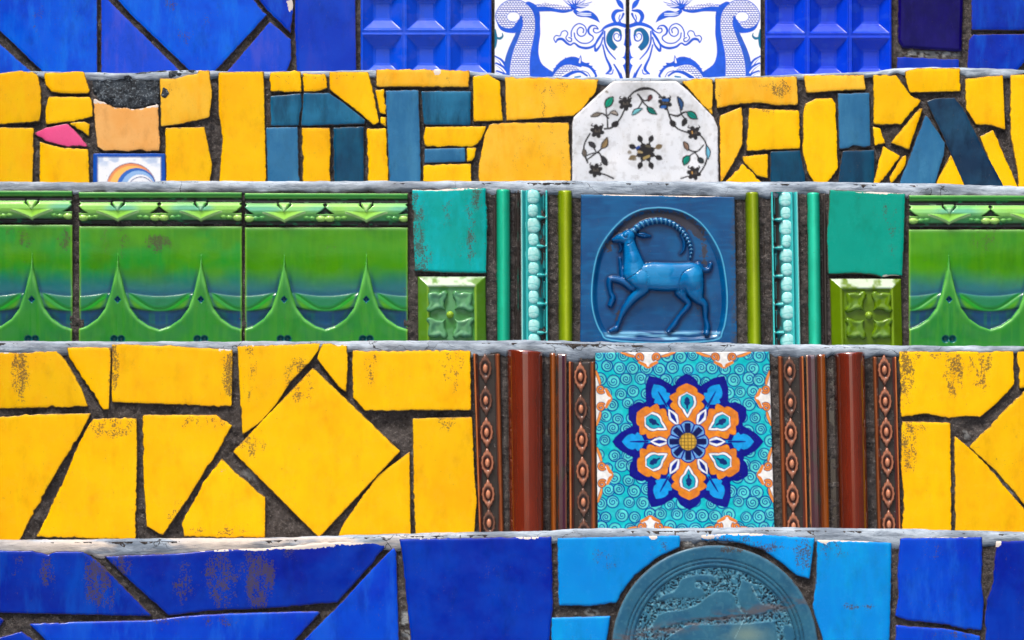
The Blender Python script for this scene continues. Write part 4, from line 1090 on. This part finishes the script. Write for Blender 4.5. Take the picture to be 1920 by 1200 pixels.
# the goat panel
def Zg(p): return [(1070 + q[0] / 3.635, 330 + q[1] / 3.635) + ((q[2] / 3.635,) if len(q) > 2 else ()) for q in p]
_o = np.array([(x, y, 1) for x, y in ((600,220),(480,235),(370,290),(270,390),(200,500),(165,620),(148,760),(150,880),(175,990),(215,1070),(275,1116),(600,1135),(970,1118),(1030,1060),(1055,960),(1063,830),(1050,680),(1020,540),(960,420),(880,320),(780,255),(690,228),(600,220))], float)
OVAL = np.array(Zg(smooth_pts(_o, 4)))[:-1, :2]
def smax(a, b, k):
    hh = np.clip(.5 + .5 * (a - b) / k, 0, 1); return b + (a - b) * hh + k * hh * (1 - hh)
GOAT = [
 (1.0, [(470,690,84),(560,684,96),(650,688,98),(740,686,94),(815,680,92)]),
 (1.0, [(440,660,86),(425,580,66),(408,500,50),(398,450,44)]),
 (1.0, [(392,414,50),(370,424,44)]), (1.0, [(390,420,44),(340,424,34),(296,436,18)]),
 (1.1, [(480,700,72),(500,760,44),(420,836,32),(356,930,21),(322,1018,15),(308,1040,19),(274,1054,13)]),
 (.9, [(420,760,30),(350,716,26),(270,706,21),(272,790,15),(288,832,19),(272,880,18)]),
 (1.1, [(822,690,88),(846,780,62),(872,836,36),(914,880,24),(920,970,16),(932,1024,19),(926,1072,21)]),
 (.9, [(750,790,44),(775,830,28),(804,876,22),(742,956,16),(706,1012,19),(668,1056,16)]),
 (.9, [(870,610,26),(905,640,20),(940,636,17),(956,602,13)]),
 (1.0, [(430,372,24),(470,338,24),(530,312,23),(610,302,22),(690,322,20),(750,366,18),(796,430,16),(822,500,12),(816,566,6)]),
 (.8, [(752,400,10),(774,450,11),(772,500,9),(750,530,5)]),
 (.9, [(450,396,10),(492,402,20),(540,410,8)]),
 (.8, [(336,460,12),(346,492,11),(332,520,6)]),
 (.8, [(336,560,10),(344,620,13),(352,680,16),(372,730,14),(390,772,6)]),
]
def goat_parts(P):
    g = np.zeros(len(P)); sdm = np.full(len(P), -50.0)
    for k, pts in GOAT:
        sp = smooth_pts(Zg(pts), 4)
        d = chain(P, sp, dome=True) * k; sdm = np.maximum(sdm, chain(P, sp))
        g = np.where(d > 0, smax(g, d, 1.6), g)
    g = np.where(sdm > 0, g, 0)
    return g, sdm
def goat_h(P):
    g, sd = goat_parts(P)
    ov = sd_poly(P, OVAL)
    h = -6 * sstep(0, 10, ov) + .8 * np.exp(-((ov + 1) / 1.4) ** 2) + 1.5
    gz = Zg([(0, 1052)])[0][1]
    ground = sstep(0, 5, P[:, 1] - gz) * sstep(0, 6, ov)
    h = h + ground * (3.2 + 1.6 * (fbm(P[:, 0] / 26, P[:, 1] / 2.6, 5, 2) - .5))
    gg = 25 * (1 - np.exp(-g / 13.0))
    # horn rings, shoulder, haunch, eye
    hc = Zg([(640, 520)])[0]; a = np.arctan2(P[:, 1] - hc[1], P[:, 0] - hc[0])
    horn = chain(P, smooth_pts(Zg(GOAT[9][1]), 4))
    gg = gg + np.where(horn > 0, 1.0 * np.sin(a * 44), 0)
    for cx, cy, rr, amp in ((372, 404, 17, 2.4), (470, 720, 70, 3.0), (824, 708, 78, 4.0), (640, 640, 60, 1.2), (425, 560, 40, 1.6)):
        q = Zg([(cx, cy)])[0]; gg = gg + amp * np.clip(1 - (np.hypot(P[:, 0] - q[0], P[:, 1] - q[1]) * 3.635 / rr) ** 2, 0, 1) * (sd > 0)
    for cv in ([(380,708,6),(430,680,6),(480,640,5)], [(515,740,6),(525,700,5),(510,650,4)], [(742,790,7),(738,730,6),(770,660,6),(830,630,5)], [(380,780,5),(420,790,5)], [(355,470,5),(395,468,5),(430,440,4)], [(300,440,3),(325,446,3)]):
        gg = gg - 3.0 * np.clip(chain(P, smooth_pts(Zg(cv), 3), far=0) / 1.6, 0, 1) * (sd > 0)
    gg = gg - 1.6 * np.exp(-((np.hypot(P[:, 0] - Zg([(372, 404)])[0][0], P[:, 1] - Zg([(372, 404)])[0][1]) - 5.4) / 1.1) ** 2) * (sd > 0)
    gg = gg - 2.2 * np.clip(chain(P, smooth_pts(Zg([(462,400,6),(500,404,9),(528,410,4)]), 3), far=0) / 2, 0, 1)
    return h + gg * sstep(-.2, 1.2, sd)
def goat_c(P, h):
    g, sd = goat_parts(P); ov = sd_poly(P, OVAL)
    n = fbm(P[:, 0] / 40, P[:, 1] / 40, 71, 3); n2 = fbm(P[:, 0] / 4, P[:, 1] / 4, 73, 3); n3 = fbm(P[:, 0] / 30, P[:, 1] / 5, 75, 2)
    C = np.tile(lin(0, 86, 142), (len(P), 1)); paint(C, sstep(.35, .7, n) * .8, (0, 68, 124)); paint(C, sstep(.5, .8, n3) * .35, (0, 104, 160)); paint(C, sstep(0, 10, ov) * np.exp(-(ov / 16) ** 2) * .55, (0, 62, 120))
    paint(C, np.exp(-((ov + 1) / 1.3) ** 2) * .8, (100, 200, 240))  # bright rim line: a highlight painted around the oval
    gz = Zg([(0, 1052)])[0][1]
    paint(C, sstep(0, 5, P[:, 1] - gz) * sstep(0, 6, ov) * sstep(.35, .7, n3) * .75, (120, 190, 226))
    paint(C, aa(sd, 1.5), (0, 78, 138)); paint(C, aa(sd, 1.5) * sstep(3, 13, g) * .85, (4, 116, 180)); paint(C, aa(sd, 1.5) * sstep(14, 26, g) * .5 * sstep(.3, .6, n), (40, 150, 206))  # raised body painted paler, highlights put into the glaze colour
    paint(C, np.exp(-((sd + 2) / 3.0) ** 2) * .8, (0, 38, 86))  # dark halo: pooled glaze with painted shade around the goat
    horn = chain(P, smooth_pts(Zg(GOAT[9][1]), 4)); hc = Zg([(640, 520)])[0]; a = np.arctan2(P[:, 1] - hc[1], P[:, 0] - hc[0])
    paint(C, aa(horn) * sstep(.1, .9, np.sin(a * 44)) * .5, (110, 190, 226))
    # soot caught under the arch and along the goat
    sm = np.maximum.reduce([np.exp(-((ov - 14) / 14) ** 2) * sstep(470, 430, P[:, 1]), .8 * np.exp(-((P[:, 0] - 1320) / 10) ** 2 - ((P[:, 1] - 470) / 50) ** 2),
                            .9 * np.exp(-((P[:, 0] - 1140) / 12) ** 2 - ((P[:, 1] - 462) / 14) ** 2), .8 * np.exp(-((P[:, 0] - 1160) / 8) ** 2 - ((P[:, 1] - 590) / 25) ** 2), .7 * np.exp(-((P[:, 0] - 1310) / 6) ** 2 - ((P[:, 1] - 560) / 40) ** 2)])
    paint(C, sstep(.42, .6, sm * .75 + (n2 - .5) * .7 + .05) * aa(-sd + .5) * (ov > 0) * .85, (62, 54, 54))
    right = sstep(1366, 1382, P[:, 0] + (n - .5) * 10); paint(C, right * sstep(.3, .6, n2) * .8, (66, 66, 66))
    paint(C, np.exp(-((P[:, 1] - 366) / 3) ** 2) * .3, (90, 170, 220))  # faint painted highlight along the tile's top edge
    return C
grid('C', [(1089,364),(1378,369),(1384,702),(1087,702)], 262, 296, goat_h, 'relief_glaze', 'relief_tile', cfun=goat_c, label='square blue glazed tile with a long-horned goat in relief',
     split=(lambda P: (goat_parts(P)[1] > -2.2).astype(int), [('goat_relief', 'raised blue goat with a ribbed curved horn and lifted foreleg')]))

# ------------------------------------------------------------------ step D: large yellow tiles, brown mouldings, flower tile
D_TILES = [
 [(-60,661),(0,661),(40,662),(105,658),(122,675),(140,705),(155,735),(165,762),(80,764),(0,766),(-60,767)],
 [(126,652),(160,651),(208,652),(207,690),(204,767),(194,768),(180,745),(150,700),(130,670)],
 [(210,646),(330,649),(436,656),(434,762),(330,758),(210,754)],
 [(-60,785),(0,782),(80,777),(170,775),(150,815),(120,860),(85,920),(55,975),(38,1010),(30,1024),(-60,1024)],
 [(175,786),(215,784),(256,785),(257,860),(254,1012),(68,1006),(90,965),(120,900),(140,850),(165,800)],
 [(268,778),(405,778),(435,798),(415,835),(380,890),(345,945),(305,1003),(285,992),(275,987),(272,940),(268,860)],
 [(416,860),(440,885),(497,932),(497,1008),(345,1006),(341,980),(360,945),(385,900)],
 [(445,649),(520,647),(600,644),(598,655),(580,680),(545,715),(520,755),(490,790),(455,815),(450,740)],
 [(606,644),(650,647),(652,690),(649,735),(635,725),(595,673),(600,655)],
 [(661,658),(882,658),(883,769),(685,770),(662,745)],
 [(587,690),(750,846),(598,1008),(437,847)],
 [(774,785),(800,784),(885,782),(887,830),(890,900),(894,940),(888,1012),(778,1012),(776,900)],
 [(768,847),(770,1006),(634,1006),(645,980),(660,960),(680,930),(710,890),(740,868)],
 [(1686,659),(1900,658),(1902,720),(1870,755),(1838,782),(1810,780),(1780,784),(1740,776),(1690,782),(1688,700)],
 [(1692,790),(1782,793),(1784,1015),(1690,1015),(1695,930),(1690,880)],
 [(1790,817),(1815,838),(1850,872),(1890,920),(1925,960),(1975,1015),(1792,1015)],
 [(1818,838),(1922,732),(1990,800),(1990,1010),(1920,945),(1870,885)],
 [(1908,659),(1990,659),(1990,720),(1912,728)],
]
for i, p_ in enumerate(D_TILES):
    T('D', p_, 'yellow_glaze', amp=.35 if i == 10 else 1.1, base=2.0 if i == 10 else rng.uniform(-1.5, 1), spacing=7)

BRN = (112, 30, 8); PUR = (70, 34, 52); ORG = (156, 78, 10)  # column colours darken towards sides and groove, painting their shade in
moulding('D', [(948,656),(1062,664),(1063,1030),(953,1030)], arc(.0, .64, -8, 30, 14) + [(.66, -8), (.70, -8)] + arc(.71, .84, -4, 8, 6) + [(.86, 3), (.93, 3.5), (.98, 5), (1, 4)],
         [(0, (60, 18, 6)), (.1, (104, 34, 8)), (.34, (124, 36, 12)), (.55, BRN), (.63, (50, 14, 8)), (.67, (26, 22, 30)), (.72, (70, 34, 8)), (.78, ORG), (.86, (110, 52, 14)), (.88, PUR), (.97, PUR), (.99, (120, 70, 54)), (1, (190, 130, 80))],
         'column_moulding', 'glossy red-brown half-round moulding left of the flower tile', nx=110, dirt=.1, seed=81, mat='gloss_glaze')
moulding('D', [(1511,666),(1624,661),(1632,1030),(1520,1030)], [(0, 4), (.02, 5), (.07, 3.5), (.15, 3)] + arc(.16, .34, -4, 8, 6) + [(.36, -8), (.44, -8)] + arc(.46, 1.0, -8, 28, 14),
         [(0, (190, 130, 80)), (.03, (80, 44, 54)), (.12, PUR), (.2, (96, 44, 16)), (.3, ORG), (.35, (70, 34, 8)), (.4, (26, 22, 30)), (.46, (40, 12, 6)), (.56, (96, 30, 10)), (.7, (120, 34, 12)), (.88, (102, 28, 8)), (1, (60, 18, 6))],
         'column_moulding', 'glossy red-brown half-round moulding right of the flower tile', nx=110, dirt=.1, seed=82, mat='gloss_glaze')

def brown_bead_mesh(dirty):
    s_ = ROWS['D'].s; nr, na = 11, 40; V = []; C = []; fs = []
    for i in range(nr):
        rho = i / (nr - 1)
        for j in range(na):
            a = 2 * math.pi * j / na
            w = 1 + .07 * math.cos(12 * a) * sst(.55, 1, rho) + (.30 * max(0, abs(math.sin(a)) - .93) / .07 if rho > .8 else 0)
            x, y = 12.8 * rho * w * math.cos(a), 22.5 * rho * w * math.sin(a)
            h = np.interp(rho, [0, .18, .3, .38, .5, .62, .78, .9, 1.0], [8, 7.6, 6, 1.5, .5, 3.2, 4.6, 3.4, -2.5])
            if i and rho < .4: x *= .92
            V.append((x * s_, -h * s_, -y * s_))
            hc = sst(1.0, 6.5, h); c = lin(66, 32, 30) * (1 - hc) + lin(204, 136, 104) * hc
            if dirty and rho > .32: c = c * .35 + lin(58, 52, 50) * .65
            C.append(c)
    for i in range(nr - 1):
        for j in range(na):
            k = (j + 1) % na; fs.append((i * na + j, i * na + k, (i + 1) * na + k, (i + 1) * na + j))
    z = np.zeros(len(V))
    return mk_mesh('bead', np.array(V), fs, [MATS['relief_glaze']], attrs=dict(edge=z, stain=z, chip=z), col=np.array(C))
def sst(a, b, x): return float(sstep(a, b, np.array([x]))[0])
CLEAN, DIRTY = brown_bead_mesh(False), brown_bead_mesh(True)
def brown_strip(corners, flip, beads, dirty, label, seed):
    prof = [(0, 1), (.03, 4), (.07, 4), (.12, -1), (.2, -4), (.78, -4), (.84, -1), (.9, 2), (.94, 1), (1, -2)]
    cols = [(0, (120, 60, 30)), (.05, (196, 116, 66)), (.1, (96, 46, 34)), (.2, (78, 44, 52)), (.5, (70, 38, 46)), (.8, (80, 42, 40)), (.9, (150, 82, 44)), (1, (60, 34, 30))]
    if flip: prof = [(1 - u, h) for u, h in prof][::-1]; cols = [(1 - u, c) for u, c in cols][::-1]
    o = moulding('D', corners, prof, cols, 'bead_moulding', label, dirt=dirty, nx=40, ny=150, seed=seed)
    R = ROWS['D']
    for x, y, dd in beads:
        b = bpy.data.objects.new('bead', DIRTY if dd else CLEAN); link(b); b.parent = o
        b.location = Vector(R.xyz(np.array([x]), np.array([y]), np.array([-2.5 if not dd else -4.0]))[0]) - wpos(o)
        b.rotation_euler = (0, math.radians(-1.5), 0)
brown_strip([(887,663),(938,663),(946,1030),(899,1030)], False, [(910,691,1),(911,751,1),(912.5,811,0),(914,868,0),(915.5,927,0),(917,981,1)], .62, 'brown beaded strip between yellow tiles and the left column', 91)
brown_strip([(1066,678),(1116,678),(1119,1030),(1068,1030)], False, [(1088.5,707,0),(1089.5,767,1),(1090.5,825,0),(1092.5,884,0),(1094,942,1),(1095,1000,1)], .6, 'brown beaded strip directly left of the flower tile', 92)
brown_strip([(1458,668),(1507,668),(1516,1030),(1468,1030)], True, [(1481,696,1),(1482.5,755,1),(1483,812,0),(1485,870,0),(1486.5,931,0),(1488,988,0)], .55, 'brown beaded strip directly right of the flower tile', 93)
brown_strip([(1636,669),(1681,669),(1690,1030),(1646,1030)], True, [(1658.5,694,0),(1660,753,0),(1662,810,0),(1664,867,0),(1665.5,926,0),(1667,984,0)], .42, 'brown beaded strip between the right column and yellow tiles', 94)

def flower_c(P, h):
    u, t = edge_u(P, FLC)
    X = 55 + u * 1060 - 607; Yv = 72 + (P[:, 1] - 660) / 330 * 1060 - 612
    Q = np.stack([X, Yv], 1); w = 4.2
    n = fbm(X / 60, Yv / 60, 101, 3)
    C = np.tile(lin(10, 196, 204), (len(Q), 1)); paint(C, sstep(.3, .7, n), (50, 210, 216)); paint(C, sstep(.55, .8, n) * .5, (0, 164, 204))
    # spirals
    r2 = np.random.default_rng(3); cs = []
    for j in range(-8, 9):
        for i in range(-9, 10):
            cs.append((i * 82 + (j % 2) * 41 + r2.uniform(-12, 12), j * 74 + r2.uniform(-12, 12), r2.uniform(30, 40), r2.uniform(0, 6.28), r2.choice([-1, 1])))
    for cx, cy, r, a0, sg in cs:
        m = (np.abs(X - cx) < r + 8) & (np.abs(Yv - cy) < r + 8)
        if not m.any(): continue
        S = Q[m]; Cm = C[m]
        paint(Cm, aa(r - np.hypot(S[:, 0] - cx, S[:, 1] - cy), w) * .5, (120, 236, 226))
        paint(Cm, aa(chain(S, spiral_pts(cx, cy, r, 1.0, 4.0, a0, sg, r)), w) * r2.uniform(.8, 1), (0, 66, 156)); paint(Cm, aa(chain(S, spiral_pts(cx, cy, r * .72, 1.5, 3.2, a0, sg, r * .12)), w), (0, 76, 160)); C[m] = Cm
    th = np.arctan2(-Yv, X)
    def petal(k_ang, prof, scal=0.0, nsc=7):
        """largest over the six petals of (half-width - |s|)"""
        best = np.full(len(Q), -99.0)
        pt, pw = zip(*prof)
        for i in range(6):
            a = math.radians(k_ang + 60 * i); ca, sa = math.cos(a), -math.sin(a)
            tt = X * ca + Yv * sa; ss = np.abs(-X * sa + Yv * ca)
            hw = np.interp(tt, pt, pw, left=-60, right=-60)
            if scal: hw = hw + scal * np.abs(np.sin((tt - pt[0]) / (pt[-1] - pt[0]) * math.pi * nsc)) - scal * .5
            best = np.maximum(best, hw - ss)
        return best
    NAVY = (12, 20, 140)
    paint(C, aa(petal(90, [(60, 40), (120, 95), (220, 148), (275, 152), (310, 124), (345, 80), (378, 44), (416, 0)], 20, 5), w), NAVY)
    paint(C, aa(petal(0, [(120, 40), (240, 62), (280, 84), (330, 88), (375, 78), (405, 52), (432, 26), (462, 0)], 12, 4), w), NAVY)
    nv = fbm(X / 30, Yv / 30, 104, 2)
    paint(C, aa(petal(0, [(200, 5), (262, 6), (282, 44), (305, 54), (318, 40), (335, 50), (360, 38), (380, 22), (400, 0)], 5, 3), w), (20, 160, 236))
    paint(C, aa(petal(0, [(240, 5), (300, 6), (345, 3), (352, 0)]), w), NAVY)
    o1 = petal(90, [(70, 30), (120, 62), (190, 84), (240, 96), (275, 92), (300, 74), (322, 46), (338, 24), (356, 0)], 24, 5)
    paint(C, aa(o1 + 4, w), (90, 50, 60)); paint(C, aa(o1, w), (232, 134, 44)); paint(C, aa(o1, w) * sstep(.4, .75, nv) * .6, (244, 156, 40)); paint(C, aa(o1, w) * sstep(.5, .2, nv) * .5, (222, 128, 60))
    td = [(140, 0), (168, 14), (212, 46), (245, 58), (272, 46), (292, 10), (302, 0)]
    d = petal(90, td, 6, 3); paint(C, aa(d + 4, w), (20, 40, 110)); paint(C, aa(d, w), (245, 247, 250)); paint(C, aa(d - 14, w), (20, 60, 150)); paint(C, aa(d - 19, w), (30, 178, 200))
    paint(C, aa(petal(90, [(190, 0), (210, 5), (235, 17), (250, 16), (268, 4), (272, 0)], 5, 3), w), (14, 50, 120))
    d = petal(0, [(112, 0), (135, 16), (170, 29), (200, 18), (228, 0)]); paint(C, aa(d + 4.5, w), NAVY); paint(C, aa(d, w), (240, 244, 250))
    paint(C, aa(petal(0, [(128, 0), (150, 8), (175, 13), (195, 7), (212, 0)]), w), (20, 40, 150))
    r = np.hypot(X, Yv)
    sect = np.abs(((th + math.pi / 8) / (math.pi / 4)) % 1 - .5) * math.pi / 4 * r
    rr8 = 126 - 16 * (sect / 45) ** 2
    pd = np.minimum(rr8 - r, 46 - sect + (r - 100) * .2)
    paint(C, aa(rr8 + 3 - r, w), NAVY); p8 = np.minimum(rr8 - 5 - r, math.pi / 8 * r - 5 - sect * 1.0)
    paint(C, aa(p8, w), (110, 170, 232)); paint(C, aa(np.minimum(p8 - 9, 100 - r), w), (60, 124, 214)); paint(C, aa(np.minimum(np.minimum(112 - r, 18 - sect), r - 55), w), (16, 24, 90))
    paint(C, aa(56 - r, w), (20, 30, 70)); paint(C, aa(51 - r, w), (214, 168, 60))
    gl = np.minimum(np.abs((X + 10) % 21 - 10.5), np.abs((Yv + 10) % 21 - 10.5)); paint(C, aa(1.8 - gl, w) * (r < 51), (70, 66, 40))
    # white and orange half-motifs along the four sides
    def motif(a, b):
        a = a * 1.12; b = b * 1.12
        hw = np.interp(b, [-5, 0, 14, 30, 44, 60, 78, 92, 112], [196, 185, 130, 96, 80, 62, 34, 14, 0], right=-60)
        sc = hw + 7 * np.sin(b / 112 * math.pi * 5) * (b < 100) - np.abs(a)
        paint(C, aa(sc + 4, w), (30, 50, 120)); paint(C, aa(sc, w), (232, 136, 60)); paint(C, aa(sc - 9, w), (244, 244, 242))
        for e in (-1, 1):
            S = np.stack([a * e, b], 1)
            sp = spiral_pts(60, 34, 28, 1.3, 6.0, 2.4, 1, 8)
            q = chain(S, sp); paint(C, aa(q + 4, w), (30, 50, 110)); paint(C, aa(q, w), (236, 140, 58))
            q = chain(S, smooth_pts([(60, 70, 8), (34, 84, 9), (8, 104, 6)], 4)); paint(C, aa(q, w), (236, 140, 58))
            q = chain(S, smooth_pts([(96, 30, 6), (130, 22, 9), (180, 2, 7)], 4)); paint(C, aa(q + 3, w), (30, 50, 110)); paint(C, aa(q, w), (240, 150, 70))
    L, Rr, Tp, Bt = -552, 508, -540, 520
    for c0 in (-232, 228): motif(X - c0, Yv - Tp); motif(X - c0 + 4, Bt - Yv + 22)
    for c0 in (-262, 200): motif(Yv - c0, X - L); motif(Yv - c0, Rr - X)
    wash = (fbm(X / 22, Yv / 22, 108, 3) - .5)[:, None]
    C = np.clip(C * (1 + wash * .45), 0, 1) * .95
    return C
FLC = [(1116,661),(1443,659),(1453,1012),(1121,1012)]
grid('D', FLC, 300, 320, flat, 'painted_glaze', 'painted_tile', cfun=flower_c, label='turquoise tile painted with a big orange and navy flower among spirals')

# ------------------------------------------------------------------ step E: deep blue tiles, slate medallion
E_TILES = [
 ('royal_glaze',[(-60,1031),(0,1032),(40,1033),(60,1032),(90,1040),(105,1034),(155,1034),(180,1050),(285,1155),(180,1153),(0,1149),(-60,1150)], .5),
 ('deep_royal_glaze',[(195,1043),(330,1038),(400,1031),(500,1028),(600,1018),(680,1015),(725,1021),(690,1065),(632,1130),(590,1132),(540,1138),(470,1142),(390,1145),(330,1153),(316,1154),(250,1095)], .8),
 ('deep_royal_glaze',[(-60,1156),(0,1158),(8,1163),(0,1175),(-60,1182)], .5),
 ('ultramarine_glaze',[(55,1170),(140,1166),(280,1163),(345,1155),(430,1150),(595,1146),(600,1149),(553,1200),(450,1330),(200,1330),(85,1200)], .7),
 ('deep_royal_glaze',[(0,1195),(40,1184),(62,1200),(150,1330),(-60,1330),(-60,1200)], .8),
 ('ultramarine_glaze',[(738,1026),(743,1036),(748,1200),(750,1330),(480,1330),(565,1205),(640,1130),(700,1065)], .4),
 ('deep_royal_glaze',[(749,1011),(1034,1006),(1037,1140),(1030,1200),(1028,1330),(772,1330),(770,1195),(765,1150),(760,1100),(755,1050)], .5),
 ('sky_blue_glaze',[(1045,1008),(1275,1004),(1275,1026),(1235,1044),(1190,1079),(1165,1112),(1156,1130),(1120,1135),(1048,1136)], .7),
 ('sky_blue_glaze',[(1034,1158),(1145,1155),(1138,1200),(1138,1330),(1033,1330)], .7),
 ('sky_blue_glaze',[(1315,1003),(1400,1000),(1528,1008),(1518,1086),(1492,1078),(1465,1055),(1430,1031),(1380,1016),(1315,1012)], .9),
 ('sky_blue_glaze',[(1532,1012),(1600,1014),(1672,1017),(1671,1100),(1668,1200),(1668,1330),(1552,1330),(1543,1200),(1524,1140),(1531,1080)], .5),
 ('ultramarine_glaze',[(1688,1009),(1842,1007),(1842,1060),(1840,1090),(1845,1130),(1842,1175),(1840,1182),(1800,1178),(1780,1172),(1740,1167),(1700,1163),(1678,1155),(1685,1120),(1683,1070)], 1.1),
 ('ultramarine_glaze',[(1680,1172),(1720,1175),(1780,1180),(1838,1192),(1842,1330),(1678,1330)], .9),
 ('deep_royal_glaze',[(1868,1015),(1990,1011),(1990,1330),(1845,1330),(1848,1190),(1850,1125),(1862,1095)], 1.2),
]
for m_, p_, am in E_TILES: T('E', p_, m_, amp=am, r=4)

DCX, DCY, DR = 1340, 1216, 194
def Ze(p): return np.array([(1020 + x / 3.692, 980 + y / 3.692) for x, y in p])
BEASTS = [Ze(p) for p in (
 [(785,525),(830,500),(900,480),(925,440),(950,390),(1050,360),(1100,360),(1190,372),(1190,400),(1130,402),(1050,400),(1040,440),(1100,460),(1120,500),(1080,520),(960,520),(940,530),(880,520),(820,545),(780,545)],
 [(755,690),(790,640),(850,615),(950,605),(1060,570),(1130,510),(1200,475),(1270,475),(1320,510),(1325,560),(1380,640),(1300,655),(1100,665),(960,690),(850,720),(760,750)],
 [(1370,395),(1490,440),(1480,470),(1440,470),(1500,560),(1600,590),(1500,640),(1390,640),(1330,510),(1350,470)],
 [(860,790),(1000,705),(1400,700),(1600,680),(1620,830),(1500,900),(1200,940),(900,900)],
 [(1660,700),(1730,720),(1740,800),(1690,840),(1650,780)])]
def disc_sd(P):
    b = np.full(len(P), -99.0)
    for q in BEASTS: b = np.maximum(b, sd_poly(P, q))
    return b
def disc_h(P):
    r = np.hypot(P[:, 0] - DCX, P[:, 1] - DCY); b = disc_sd(P)
    h = -1.6 * sstep(DR - 40, DR - 45, r) + .9 * aa(b, 3) * (r < DR - 42)
    for rr in (DR - 26, DR - 33, DR - 41): h = h - 1.6 * np.exp(-((r - rr) / 1.2) ** 2)
    st = vnoise(P[:, 0] / 2.2, P[:, 1] / 2.2, 121); h = h - 1.8 * sstep(.5, .75, st) * (b < 0) * (r < DR - 44)
    return h
def disc_c(P):
    r = np.hypot(P[:, 0] - DCX, P[:, 1] - DCY); b = disc_sd(P); n = fbm(P[:, 0] / 40, P[:, 1] / 40, 123, 3)
    C = np.tile(lin(38, 94, 126), (len(P), 1)); paint(C, sstep(.35, .7, n) * .6, (52, 112, 138)); paint(C, sstep(.5, .75, fbm(P[:, 0] / 5, P[:, 1] / 5, 131, 3)) * .35, (74, 126, 146))
    inn = (r < DR - 43) & (b < 0)
    st = vnoise(P[:, 0] / 2.2, P[:, 1] / 2.2, 121); s2 = vnoise(P[:, 0] / 3.2 + 40, P[:, 1] / 3.2, 125)
    paint(C, inn * .4, (74, 138, 164)); paint(C, inn * sstep(.48, .66, st), (20, 40, 56)); paint(C, inn * sstep(.64, .8, s2) * .7, (116, 176, 198))
    paint(C, aa(1.2 - np.abs(b)) * (r < DR - 44) * .25, (100, 160, 180))
    for rr in (DR - 26, DR - 33, DR - 41): paint(C, np.exp(-((r - rr) / 1.0) ** 2) * .8, (24, 44, 62))
    paint(C, sstep(8, 2, DR - r) * .4, (90, 130, 150))
    # worn brownish scuff across the middle
    sc = (P[:, 1] - (1182 - (P[:, 0] - 1240) * .21)) / 11
    paint(C, np.exp(-sc ** 2) * sstep(.35, .6, fbm(P[:, 0] / 14, P[:, 1] / 5, 127, 3)) * .85, (92, 88, 92))
    paint(C, np.exp(-((P[:, 0] - 1400) / 34) ** 2 - ((P[:, 1] - 1190) / 16) ** 2) * .5 * sstep(.3, .6, n), (150, 168, 140))
    for (x0, y0, x1, y1) in ((1400, 1150, 1378, 1196), (1410, 1100, 1420, 1120)):
        paint(C, aa(chain(P, [(x0, y0, .7), (x1, y1, .4)])) * .7, (150, 190, 200))
    return C
_a = np.linspace(0, 2 * math.pi, 181)[:-1]
T('E', [(DCX + DR * math.cos(a) * (1 + .002 * math.sin(5 * a)), DCY + DR * math.sin(a)) for a in _a], 'stone_print', name='medallion', amp=None, spacing=2.0, r=4, base=4, thick=18, hfun=disc_h, cfun=disc_c, pillow=0, tilt=.004,
  label='round blue-grey slate medallion carved with rings and stippled beasts')

# ------------------------------------------------------------------ the rows run on a little beyond the photograph's edges
FILL = dict(A=(['azure_glaze', 'violet_blue_glaze', 'royal_glaze'], -82, 212), B=([Y, Y, PY, 'slate_blue_glaze'], 140, 408), C=(['teal_glaze', 'sea_green_glaze'], 360, 696),
            D=([Y], 662, 1012), E=(['royal_glaze', 'deep_royal_glaze', 'sky_blue_glaze'], 1030, 1330))
for k, (ml, ya, yb) in FILL.items():
    for xa, xb in ((XL + 6, -68 if k != 'C' else -182), (1998 if k != 'C' else 2022, XR - 6)):
        x = xa
        while x < xb - 20:
            w = min(rng.uniform(70, 130), xb - x)
            if xb - x - w < 40: w = xb - x
            ym = rng.uniform(.4, .6) * (yb - ya) + ya; sk = rng.uniform(-22, 22)
            for (a, b, c, d) in (((x, ya), (x + w - 8, ya), (x + w - 8, ym - sk - 4), (x, ym + sk - 4)), ((x, ym + sk + 5), (x + w - 8, ym - sk + 5), (x + w - 8, yb), (x, yb))):
                T(k, [a, b, c, d], ml[int(rng.integers(len(ml)))], amp=1.0, spacing=14)
            x += w
